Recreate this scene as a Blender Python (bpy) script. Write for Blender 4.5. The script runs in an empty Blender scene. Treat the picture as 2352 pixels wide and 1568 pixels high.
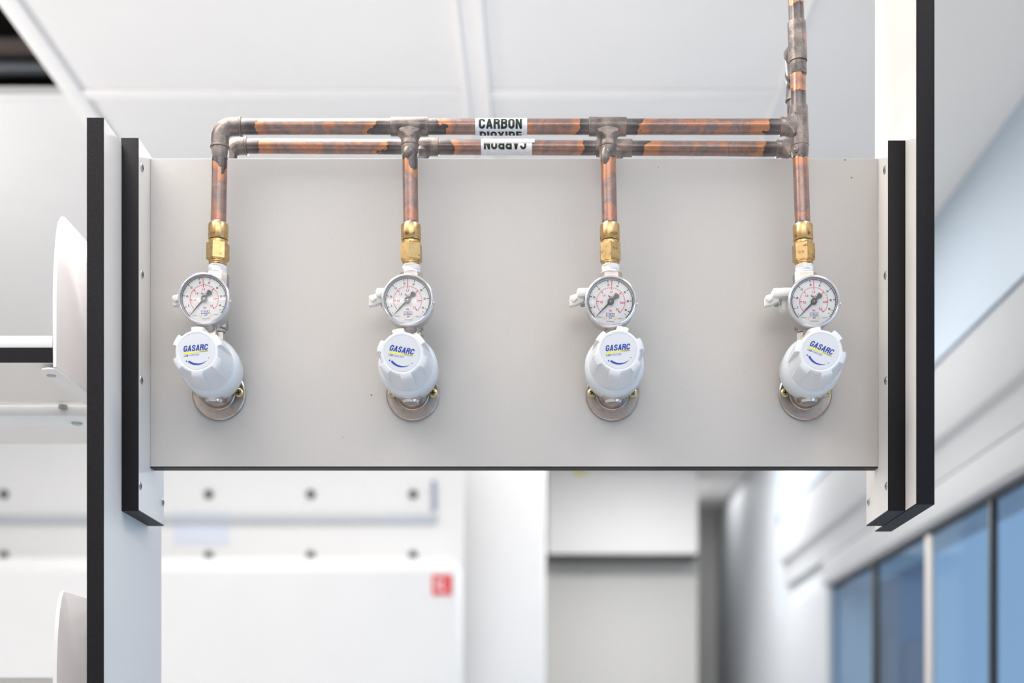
import bpy, bmesh, math, random
from mathutils import Vector, Matrix
random.seed(7)
SC = bpy.context.scene
COL = SC.collection
PI = math.pi

# ------------------------------------------------------------------ camera
F = 3250.0                    # focal length in pixels of the 2352 px wide frame
VX, VY = 1245.0, 1725.0       # vanishing point of the depth direction
CAMZ = 1.5
D0 = 1.5                      # distance of the gas panel's front face (y = 0)
cam_data = bpy.data.cameras.new('camera')
cam = bpy.data.objects.new('camera', cam_data)
COL.objects.link(cam)
cam.location = (0, -D0, CAMZ)
cam.rotation_euler = (PI / 2, 0, 0)
cam_data.sensor_width = 36
cam_data.lens = F / 2352 * 36
cam_data.shift_x = -(VX - 1176) / 2352
cam_data.shift_y = (VY - 784) / 2352
cam_data.clip_start = 0.05
cam_data.dof.use_dof = True
cam_data.dof.focus_distance = 1.455
cam_data.dof.aperture_fstop = cam_data.lens / 15.0
SC.camera = cam

# ------------------------------------------------------------------ world
world = bpy.data.worlds.new('world')
SC.world = world
world.use_nodes = True
wn = world.node_tree
for n in list(wn.nodes):
    wn.nodes.remove(n)
w_out = wn.nodes.new('ShaderNodeOutputWorld')
w_bg = wn.nodes.new('ShaderNodeBackground')
w_tc = wn.nodes.new('ShaderNodeTexCoord')
w_sep = wn.nodes.new('ShaderNodeSeparateXYZ')
w_ramp = wn.nodes.new('ShaderNodeValToRGB')
wn.links.new(w_tc.outputs['Generated'], w_sep.inputs[0])
wn.links.new(w_sep.outputs['X'], w_ramp.inputs[0])
w_ramp.color_ramp.elements[0].position = 0.05
w_ramp.color_ramp.elements[0].color = (1.0, 0.965, 0.93, 1)
w_ramp.color_ramp.elements[1].position = 0.26
w_ramp.color_ramp.elements[1].color = (0.60, 0.84, 1.15, 1)
wn.links.new(w_ramp.outputs[0], w_bg.inputs[0])
w_bg.inputs[1].default_value = 0.60
wn.links.new(w_bg.outputs[0], w_out.inputs[0])

SC.view_settings.view_transform = 'Standard'
SC.view_settings.look = 'None'
SC.view_settings.gamma = 1.0
SC.view_settings.use_curve_mapping = False
SC.view_settings.exposure = 0.0
SC.render.film_transparent = False
SC.cycles.max_bounces = 10
SC.cycles.diffuse_bounces = 5
SC.cycles.glossy_bounces = 5
SC.cycles.transmission_bounces = 6
SC.cycles.transparent_max_bounces = 10
SC.cycles.caustics_reflective = False
SC.cycles.caustics_refractive = False
SC.cycles.sample_clamp_indirect = 6.0
SC.cycles.use_denoising = True

CEIL = CAMZ + 1.30


def area(name, loc, size, power, color=(1, 1, 1), rot=(0, 0, 0)):
    l = bpy.data.lights.new(name, 'AREA')
    l.shape = 'RECTANGLE'
    l.size, l.size_y = size
    l.energy = power
    l.color = color
    o = bpy.data.objects.new(name, l)
    o.location = loc
    o.rotation_euler = rot
    COL.objects.link(o)
    return o


area('ceiling_lamp_key', (-0.90, -0.60, CEIL - 0.02), (0.9, 0.35), 9.5, (1.0, 0.945, 0.895))
area('ceiling_lamp_overhead', (-0.46, 0.05, CEIL - 0.02), (0.6, 0.9), 13, (1.0, 0.945, 0.895))
area('ceiling_lamp_front', (-0.72, -2.75, CEIL - 0.02), (1.0, 0.30), 3.5, (1.0, 0.965, 0.93))
area('added_fill_right', (0.60, -0.45, CEIL - 0.02), (0.3, 0.5), 4.4, (1.0, 0.95, 0.90))  # added fill light, brightens the post faces from the right
area('ceiling_lamp_side', (-2.1, 1.6, CEIL - 0.02), (0.6, 1.2), 16, (1.0, 0.98, 0.96))
area('added_fill_middle', (0.10, 1.85, CEIL - 0.02), (1.0, 0.5), 16.5, (1.0, 0.975, 0.95))  # added fill hidden behind the gas panel, brightens the far column
area('ceiling_lamp_rear', (-0.95, 2.85, CEIL - 0.02), (1.0, 0.3), 3.5, (1.0, 0.985, 0.97))
area('added_fill_far', (0.45, 3.92, CEIL - 0.02), (0.5, 0.4), 19, (1.0, 0.985, 0.97))  # added fill kept out of view, brightens the far cabinet
area('added_fill_end', (0.80, 5.5, CEIL - 0.02), (0.25, 0.5), 1.3, (1.0, 0.985, 0.97))  # added fill that whitens the ceiling at the far end
area('added_uplight', (-1.9, 0.4, 2.2), (0.5, 2.4), 26, (1.0, 0.97, 0.945), (PI, 0, 0))  # added upward light out of view, brightens the ceiling
area('added_uplight', (0.0, -1.9, 2.2), (1.6, 0.5), 38, (1.0, 0.97, 0.945), (PI, 0, 0))  # same kind of added upward light, behind the camera
area('added_uplight', (-0.10, 1.0, 2.22), (1.2, 0.35), 1.5, (1.0, 0.97, 0.95), (PI, 0, 0))  # added upward light hidden by the gas panel
area('added_uplight', (0.0, 3.6, 2.6), (0.9, 0.9), 5, (1.0, 0.97, 0.945), (PI, 0, 0))  # added upward light for the far ceiling, hidden by the gas panel
area('window_daylight', (1.6, -1.2, 1.45), (1.8, 1.2), 7, (0.95, 0.97, 1.0), (0, math.radians(100), math.radians(-12)))


# ------------------------------------------------------------------ helpers
def P(px, py, D):
    return Vector(((px - VX) * D / F, D - D0, CAMZ + (VY - py) * D / F))


def PXX(px, D):
    return (px - VX) * D / F


def PZ(py, D):
    return CAMZ + (VY - py) * D / F


MATS = {}


def mat(name, color=(0.8, 0.8, 0.8), rough=0.5, metal=0.0, spec=0.5, noise=None, bump=None, coat=0.0):
    """principled material; noise=(scale, amount) varies the value a little, bump=(scale, strength)."""
    m = bpy.data.materials.new(name)
    m.use_nodes = True
    nt = m.node_tree
    b = nt.nodes['Principled BSDF']
    b.inputs['Base Color'].default_value = (*color, 1)
    b.inputs['Roughness'].default_value = rough
    b.inputs['Metallic'].default_value = metal
    b.inputs['Specular IOR Level'].default_value = spec
    b.inputs['Coat Weight'].default_value = coat
    tc = nt.nodes.new('ShaderNodeTexCoord')
    if noise:
        nz = nt.nodes.new('ShaderNodeTexNoise')
        nz.inputs['Scale'].default_value = noise[0]
        nz.inputs['Detail'].default_value = 4
        nt.links.new(tc.outputs['Object'], nz.inputs['Vector'])
        rp = nt.nodes.new('ShaderNodeValToRGB')
        a = noise[1]
        rp.color_ramp.elements[0].position = 0.3
        rp.color_ramp.elements[1].position = 0.7
        rp.color_ramp.elements[0].color = (*[c * (1 - a) for c in color], 1)
        rp.color_ramp.elements[1].color = (*[min(1, c * (1 + a)) for c in color], 1)
        nt.links.new(nz.outputs['Fac'], rp.inputs[0])
        nt.links.new(rp.outputs[0], b.inputs['Base Color'])
    if bump:
        nz2 = nt.nodes.new('ShaderNodeTexNoise')
        nz2.inputs['Scale'].default_value = bump[0]
        nz2.inputs['Detail'].default_value = 3
        nt.links.new(tc.outputs['Object'], nz2.inputs['Vector'])
        bp = nt.nodes.new('ShaderNodeBump')
        bp.inputs['Strength'].default_value = bump[1]
        bp.inputs['Distance'].default_value = 0.001
        nt.links.new(nz2.outputs['Fac'], bp.inputs['Height'])
        nt.links.new(bp.outputs[0], b.inputs['Normal'])
    MATS[name] = m
    return m


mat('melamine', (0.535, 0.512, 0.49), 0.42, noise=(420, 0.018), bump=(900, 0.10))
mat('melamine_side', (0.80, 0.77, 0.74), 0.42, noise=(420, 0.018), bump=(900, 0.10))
mat('edge_band', (0.0095, 0.0085, 0.0105), 0.5, spec=0.2, noise=(900, 0.35), bump=(1100, 0.25))
mat('ceiling_paint', (0.86, 0.845, 0.83), 0.7, noise=(6, 0.012))
mat('ceiling_grid', (0.92, 0.90, 0.89), 0.55)
mat('wall_paint', (0.84, 0.835, 0.83), 0.65, noise=(4, 0.012))
mat('wall_partition_paint', (0.66, 0.655, 0.64), 0.6)
mat('gloss_white', (0.93, 0.925, 0.92), 0.6)
mat('grey_paint', (0.53, 0.56, 0.60), 0.6, noise=(4, 0.012))
mat('pale_blue_wall', (0.44, 0.52, 0.60), 0.55, noise=(4, 0.012))  # pale blue base colour of the upper right wall
mat('trim_white', (0.80, 0.81, 0.815), 0.4)
mat('trunking_grey', (0.43, 0.445, 0.465), 0.75, spec=0.2)
mat('frame_dark', (0.018, 0.022, 0.026), 0.5)
mat('frame_tan', (0.62, 0.58, 0.55), 0.5)
mat('floor_vinyl', (0.66, 0.66, 0.66), 0.5, noise=(30, 0.05))
mat('white_powder', (0.79, 0.78, 0.81), 0.38)
mat('white_plastic', (0.74, 0.755, 0.785), 0.30, spec=0.5, coat=0.15)
mat('white_tape', (0.87, 0.87, 0.88), 0.6, bump=(300, 0.6))
mat('white_lever', (0.86, 0.855, 0.83), 0.35)
mat('nickel', (0.56, 0.52, 0.485), 0.25, metal=1.0, noise=(160, 0.06))
mat('nickel_brushed', (0.46, 0.40, 0.365), 0.27, metal=1.0, noise=(240, 0.10))
mat('chrome', (0.78, 0.76, 0.76), 0.12, metal=1.0)
mat('steel_case', (0.62, 0.60, 0.59), 0.30, metal=1.0)
mat('screw_zinc', (0.60, 0.50, 0.26), 0.32, metal=1.0)
mat('screw_slot', (0.03, 0.03, 0.02), 0.6)
mat('zinc', (0.42, 0.46, 0.46), 0.35, metal=1.0)
mat('dial_white', (0.74, 0.735, 0.74), 0.5)
mat('print_black', (0.030, 0.032, 0.036), 0.6)
mat('print_grey', (0.10, 0.10, 0.10), 0.6)
mat('print_red', (0.75, 0.035, 0.055), 0.6)
mat('print_blue', (0.012, 0.055, 0.36), 0.5)
mat('print_yellow', (0.80, 0.76, 0.07), 0.5)
mat('needle_grey', (0.045, 0.048, 0.055), 0.45)
mat('sticker', (0.65, 0.67, 0.71), 0.35)
mat('brass_dot', (0.75, 0.52, 0.30), 0.4, metal=0.6)
mat('label_paper', (0.80, 0.80, 0.84), 0.45, noise=(200, 0.06))
mat('label_ink', (0.012, 0.028, 0.022), 0.5)
mat('oring_green', (0.02, 0.16, 0.07), 0.4)
mat('red_sign', (0.72, 0.05, 0.05), 0.5)
mat('paper_blue', (0.70, 0.75, 0.85), 0.6)
mat('yellow_tag', (0.8, 0.72, 0.25), 0.6)
mat('dark_plenum', (0.030, 0.027, 0.024), 0.8)
mat('duct_grey', (0.45, 0.50, 0.56), 0.5, metal=0.3)
mat('duct_brown', (0.32, 0.27, 0.25), 0.7)
mat('tan_board', (0.60, 0.57, 0.545), 0.5, noise=(300, 0.02))
mat('facade_grey', (0.30, 0.36, 0.44), 0.6)
mat('facade_brown', (0.60, 0.50, 0.44), 0.6)
mat('facade_blue', (0.22, 0.36, 0.52), 0.5)


def glass_mat(name, tint, gloss=0.10, rough=0.02):
    m = bpy.data.materials.new(name)
    m.use_nodes = True
    nt = m.node_tree
    nt.nodes.remove(nt.nodes['Principled BSDF'])
    out = nt.nodes['Material Output']
    tr = nt.nodes.new('ShaderNodeBsdfTransparent')
    tr.inputs[0].default_value = (*tint, 1)
    gl = nt.nodes.new('ShaderNodeBsdfGlossy')
    gl.inputs['Roughness'].default_value = rough
    mx = nt.nodes.new('ShaderNodeMixShader')
    fr = nt.nodes.new('ShaderNodeLayerWeight')
    fr.inputs[0].default_value = 0.5
    pw = nt.nodes.new('ShaderNodeMath')
    pw.operation = 'POWER'
    pw.inputs[1].default_value = 5.0
    nt.links.new(fr.outputs['Facing'], pw.inputs[0])
    mu = nt.nodes.new('ShaderNodeMath')
    mu.operation = 'MULTIPLY_ADD'
    mu.inputs[1].default_value = gloss
    mu.inputs[2].default_value = 0.04 * gloss
    nt.links.new(pw.outputs[0], mu.inputs[0])
    nt.links.new(mu.outputs[0], mx.inputs[0])
    nt.links.new(tr.outputs[0], mx.inputs[1])
    nt.links.new(gl.outputs[0], mx.inputs[2])
    nt.links.new(mx.outputs[0], out.inputs[0])
    MATS[name] = m


glass_mat('lens_clear', (0.98, 0.98, 0.98), 1.0)
glass_mat('window_glass', (0.80, 0.90, 0.98), 0.35)

# translucent white ring under the knob
m = mat('frosted', (0.70, 0.745, 0.79), 0.25, coat=0.3)
m.node_tree.nodes['Principled BSDF'].inputs['Subsurface Weight'].default_value = 0.3
m.node_tree.nodes['Principled BSDF'].inputs['Subsurface Radius'].default_value = (0.01, 0.01, 0.01)
# clear polycarbonate bezel of the gauges
m = mat('bezel_clear', (0.62, 0.61, 0.65), 0.10, metal=0.55, coat=0.6)


def math_node(nt, op, a, b):
    n = nt.nodes.new('ShaderNodeMath')
    n.operation = op
    for i, v in enumerate((a, b)):
        if isinstance(v, (int, float)):
            n.inputs[i].default_value = v
        else:
            nt.links.new(v, n.inputs[i])
    return n.outputs[0]


def copper_mat(name, fitting=False):
    """tarnished copper: 'dist' is the distance in metres from the nearest soldered end."""
    m = bpy.data.materials.new(name)
    m.use_nodes = True
    nt = m.node_tree
    b = nt.nodes['Principled BSDF']
    tc = nt.nodes.new('ShaderNodeTexCoord')

    def noise(scale, detail=4, rough=0.6, stretch=None):
        nz = nt.nodes.new('ShaderNodeTexNoise')
        nz.inputs['Scale'].default_value = scale
        nz.inputs['Detail'].default_value = detail
        nz.inputs['Roughness'].default_value = rough
        if stretch:
            mp = nt.nodes.new('ShaderNodeMapping')
            mp.inputs['Scale'].default_value = stretch
            nt.links.new(tc.outputs['Object'], mp.inputs[0])
            nt.links.new(mp.outputs[0], nz.inputs['Vector'])
        else:
            nt.links.new(tc.outputs['Object'], nz.inputs['Vector'])
        return nz.outputs['Fac']

    if not fitting:
        at = nt.nodes.new('ShaderNodeAttribute')
        at.attribute_name = 'dist'
        amp = math_node(nt, 'ADD', math_node(nt, 'MULTIPLY', at.outputs['Fac'], 1.6), 0.022)
        big = math_node(nt, 'MULTIPLY', math_node(nt, 'SUBTRACT', noise(48, 3, 0.5), 0.5), amp)
        fine = math_node(nt, 'MULTIPLY', math_node(nt, 'SUBTRACT', noise(420), 0.5), 0.006)
        d = math_node(nt, 'ADD', math_node(nt, 'ADD', at.outputs['Fac'], big), fine)
        fac = math_node(nt, 'MULTIPLY', d, 8.0)
        rp = nt.nodes.new('ShaderNodeValToRGB')
        cr = rp.color_ramp
        cr.elements[0].position = 0.0
        cr.elements[0].color = (0.19, 0.165, 0.15, 1)
        cr.elements[1].position = 1.0
        cr.elements[1].color = (0.24, 0.14, 0.12, 1)
        for p, c in ((0.05, (0.14, 0.115, 0.11)), (0.128, (0.060, 0.050, 0.055)), (0.135, (0.56, 0.24, 0.11)),
                     (0.20, (0.46, 0.21, 0.125)), (0.25, (0.25, 0.16, 0.14)), (0.34, (0.36, 0.215, 0.175)), (0.42, (0.23, 0.17, 0.16)),
                     (0.50, (0.35, 0.215, 0.18)), (0.555, (0.54, 0.21, 0.11)), (0.60, (0.30, 0.20, 0.175)), (0.72, (0.23, 0.175, 0.165)), (0.85, (0.36, 0.22, 0.18))):
            e = cr.elements.new(p)
            e.color = (*c, 1)
        nt.links.new(fac, rp.inputs[0])
        col = rp.outputs[0]
    else:
        rp = nt.nodes.new('ShaderNodeValToRGB')
        cr = rp.color_ramp
        cr.elements[0].position = 0.30
        cr.elements[0].color = (0.10, 0.085, 0.085, 1)
        cr.elements[1].position = 0.72
        cr.elements[1].color = (0.48, 0.25, 0.18, 1)
        e = cr.elements.new(0.5)
        e.color = (0.24, 0.20, 0.18, 1)
        e = cr.elements.new(0.60)
        e.color = (0.30, 0.25, 0.22, 1)
        nt.links.new(noise(85, 5, 0.55), rp.inputs[0])
        col = rp.outputs[0]
    # speckle
    mx = nt.nodes.new('ShaderNodeMix')
    mx.data_type = 'RGBA'
    mx.blend_type = 'MULTIPLY'
    mx.inputs[0].default_value = 0.55
    sp = nt.nodes.new('ShaderNodeValToRGB')
    sp.color_ramp.elements[0].position = 0.35
    sp.color_ramp.elements[0].color = (0.55, 0.55, 0.58, 1)
    sp.color_ramp.elements[1].position = 0.62
    sp.color_ramp.elements[1].color = (1, 1, 1, 1)
    nt.links.new(noise(900, 3, 0.6), sp.inputs[0])
    nt.links.new(col, mx.inputs[6])
    nt.links.new(sp.outputs[0], mx.inputs[7])
    nt.links.new(mx.outputs[2], b.inputs['Base Color'])
    b.inputs['Metallic'].default_value = 0.5 if not fitting else 0.5
    b.inputs['Roughness'].default_value = 0.27 if not fitting else 0.36
    bp = nt.nodes.new('ShaderNodeBump')
    b.inputs['Coat Weight'].default_value = 0.6 if not fitting else 0.35
    b.inputs['Coat Roughness'].default_value = 0.22
    bp.inputs['Strength'].default_value = 0.25 if not fitting else 0.5
    bp.inputs['Distance'].default_value = 0.0006
    nt.links.new(noise(500 if not fitting else 350), bp.inputs['Height'])
    nt.links.new(bp.outputs[0], b.inputs['Normal'])
    MATS[name] = m


copper_mat('copper_pipe')
copper_mat('copper_fitting', True)


def brass_mat():
    m = mat('brass', (0.6, 0.4, 0.15), 0.27, metal=1.0)
    nt = m.node_tree
    b = nt.nodes['Principled BSDF']
    tc = nt.nodes.new('ShaderNodeTexCoord')
    nz = nt.nodes.new('ShaderNodeTexNoise')
    nz.inputs['Scale'].default_value = 190
    nz.inputs['Detail'].default_value = 5
    nt.links.new(tc.outputs['Object'], nz.inputs['Vector'])
    rp = nt.nodes.new('ShaderNodeValToRGB')
    rp.color_ramp.elements[0].position = 0.30
    rp.color_ramp.elements[0].color = (0.24, 0.15, 0.085, 1)
    rp.color_ramp.elements[1].position = 0.40
    rp.color_ramp.elements[1].color = (0.58, 0.395, 0.18, 1)
    e = rp.color_ramp.elements.new(0.7)
    e.color = (0.68, 0.48, 0.24, 1)
    nt.links.new(nz.outputs['Fac'], rp.inputs[0])
    nt.links.new(rp.outputs[0], b.inputs['Base Color'])


brass_mat()


# ---- mesh helpers: everything works on a Bm with material slots by name
class MB:
    def __init__(self):
        self.bm = bmesh.new()
        self.slots = []
        self.dist = None

    def mi(self, name):
        if name not in self.slots:
            self.slots.append(name)
        return self.slots.index(name)

    def faces(self, verts, faces, mname, smooth=False):
        i = self.mi(mname)
        vs = [self.bm.verts.new(v) for v in verts]
        out = []
        for f in faces:
            try:
                fc = self.bm.faces.new([vs[k] for k in f])
            except ValueError:
                continue
            fc.material_index = i
            fc.smooth = smooth
            out.append(fc)
        return vs, out

    def box(self, lo, hi, mname, bevel=0.0, seg=2):
        x0, y0, z0 = lo
        x1, y1, z1 = hi
        if x0 > x1: x0, x1 = x1, x0
        if y0 > y1: y0, y1 = y1, y0
        if z0 > z1: z0, z1 = z1, z0
        v = [(x0, y0, z0), (x1, y0, z0), (x1, y1, z0), (x0, y1, z0), (x0, y0, z1), (x1, y0, z1), (x1, y1, z1), (x0, y1, z1)]
        f = [(0, 3, 2, 1), (4, 5, 6, 7), (0, 1, 5, 4), (1, 2, 6, 5), (2, 3, 7, 6), (3, 0, 4, 7)]
        vs, fs = self.faces(v, f, mname)
        if bevel > 0:
            es = list({e for fc in fs for e in fc.edges})
            r = bmesh.ops.bevel(self.bm, geom=es, offset=bevel, segments=seg, affect='EDGES', profile=0.5)
            i = self.mi(mname)
            for fc in r['faces']:
                fc.material_index = i
        return vs, fs

    def poly(self, pts, vec, mname, bevel=0.0):
        """prism: planar outline pts extruded by vec."""
        n = len(pts)
        vec = Vector(vec)
        v = [Vector(p) for p in pts] + [Vector(p) + vec for p in pts]
        f = [tuple(range(n)), tuple(range(2 * n - 1, n - 1, -1))]
        for k in range(n):
            f.append((k, k + n, (k + 1) % n + n, (k + 1) % n))
        vs, fs = self.faces(v, f, mname)
        if bevel > 0:
            es = list({e for fc in fs[:2] for e in fc.edges})
            r = bmesh.ops.bevel(self.bm, geom=es, offset=bevel, segments=2, affect='EDGES', profile=0.5)
            i = self.mi(mname)
            for fc in r['faces']:
                fc.material_index = i
        return vs, fs

    def lathe(self, prof, origin, axis, mname, seg=48, rot=0.0, smooth=True, cap=True, rfun=None):
        """prof: list of (h, r) along axis. rfun(theta, k, r) may change r."""
        axis = Vector(axis).normalized()
        up = Vector((0, 0, 1)) if abs(axis.z) < 0.9 else Vector((0, -1, 0))
        u = up.cross(axis).normalized()
        w = axis.cross(u)
        origin = Vector(origin)
        i = self.mi(mname) if isinstance(mname, str) else 0
        rings = []
        for k, (h, r) in enumerate(prof):
            ring = []
            for s in range(seg):
                t = rot + 2 * PI * s / seg
                rr = rfun(t, k, r) if rfun else r
                ring.append(self.bm.verts.new(origin + axis * h + (u * math.cos(t) + w * math.sin(t)) * rr))
            rings.append(ring)
        for k in range(len(rings) - 1):
            for s in range(seg):
                f = self.bm.faces.new((rings[k][s], rings[k][(s + 1) % seg], rings[k + 1][(s + 1) % seg], rings[k + 1][s]))
                f.material_index = i
                f.smooth = smooth
        if cap:
            f = self.bm.faces.new(list(reversed(rings[0])))
            f.material_index = i
            f = self.bm.faces.new(rings[-1])
            f.material_index = i
        return rings

    def tube(self, pts, r, mname, seg=24, cap=True):
        """tube through points with parallel transport."""
        pts = [Vector(p) for p in pts]
        i = self.mi(mname)
        rs = r if isinstance(r, (list, tuple)) else [r] * len(pts)
        rings = []
        t0 = (pts[1] - pts[0]).normalized()
        n = Vector((0, -1, 0)) if abs(t0.y) < 0.9 else Vector((0, 0, 1))
        n = (n - t0 * n.dot(t0)).normalized()
        for k, p in enumerate(pts):
            a = pts[max(0, k - 1)]
            b = pts[min(len(pts) - 1, k + 1)]
            t = (b - a).normalized()
            n = (n - t * n.dot(t)).normalized()
            bb = t.cross(n)
            rings.append([self.bm.verts.new(p + (n * math.cos(2 * PI * s / seg) + bb * math.sin(2 * PI * s / seg)) * rs[k]) for s in range(seg)])
        for k in range(len(rings) - 1):
            for s in range(seg):
                f = self.bm.faces.new((rings[k][s], rings[k + 1][s], rings[k + 1][(s + 1) % seg], rings[k][(s + 1) % seg]))
                f.material_index = i
                f.smooth = True
        if cap:
            f = self.bm.faces.new(rings[0]); f.material_index = i
            f = self.bm.faces.new(list(reversed(rings[-1]))); f.material_index = i
        return rings

    def ball(self, c, r, mname, scale=(1, 1, 1), sub=2):
        ret = bmesh.ops.create_icosphere(self.bm, subdivisions=sub, radius=r)
        i = self.mi(mname)
        for v in ret['verts']:
            v.co = Vector((v.co.x * scale[0], v.co.y * scale[1], v.co.z * scale[2])) + Vector(c)
            for f in v.link_faces:
                f.material_index = i
                f.smooth = True

    def build(self, name, parent=None, world_loc=None, angle=35, fix=True):
        if fix:
            bmesh.ops.recalc_face_normals(self.bm, faces=self.bm.faces)
        me = bpy.data.meshes.new(name)
        org = Vector(parent['_org']) if parent is not None and '_org' in parent else Vector((0, 0, 0))
        # local origin: the thing's base
        if parent is None and world_loc is not None:
            org = Vector(world_loc)
        bmesh.ops.translate(self.bm, verts=self.bm.verts, vec=-org)
        self.bm.to_mesh(me)
        self.bm.free()
        for s in self.slots:
            me.materials.append(MATS[s])
        me.set_sharp_from_angle(angle=math.radians(angle))
        o = bpy.data.objects.new(name, me)
        COL.objects.link(o)
        if parent is not None:
            o.parent = parent
            o['_org'] = list(org)
        elif world_loc is not None:
            o.location = org
            o['_org'] = list(org)
        return o


def tag(o, label, cat, group=None, kind=None):
    if label: o['label'] = label
    if cat: o['category'] = cat
    if group: o['group'] = group
    if kind: o['kind'] = kind
    return o


def empty(name, loc, label=None, cat=None, group=None):
    o = bpy.data.objects.new(name, None)
    o.empty_display_size = 0.02
    o.location = loc
    o['_org'] = list(loc)
    COL.objects.link(o)
    tag(o, label, cat, group)
    return o


def struct(mb, name):
    o = mb.build(name)
    o['kind'] = 'structure'
    return o


# ---- lettering
_TC = {}


def text_geo(s, bold=0.0, shear=0.0):
    """vertices and faces of a flat text, normalised to its bounding box (0..1, 0..1)."""
    key = (s, bold, shear)
    if key in _TC:
        return _TC[key]
    cu = bpy.data.curves.new('lettering', 'FONT')
    cu.body = s
    cu.offset = bold
    cu.shear = shear
    cu.resolution_u = 3
    ob = bpy.data.objects.new('lettering', cu)
    COL.objects.link(ob)
    dg = bpy.context.evaluated_depsgraph_get()
    me = bpy.data.meshes.new_from_object(ob.evaluated_get(dg))
    vs = [v.co.copy() for v in me.vertices]
    fs = [tuple(p.vertices) for p in me.polygons]
    bpy.data.objects.remove(ob)
    bpy.data.curves.remove(cu)
    bpy.data.meshes.remove(me)
    x0 = min(v.x for v in vs); x1 = max(v.x for v in vs)
    y0 = min(v.y for v in vs); y1 = max(v.y for v in vs)
    out = ([((v.x - x0) / (x1 - x0), (v.y - y0) / max(1e-6, y1 - y0)) for v in vs], fs)
    _TC[key] = out
    return out


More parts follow.
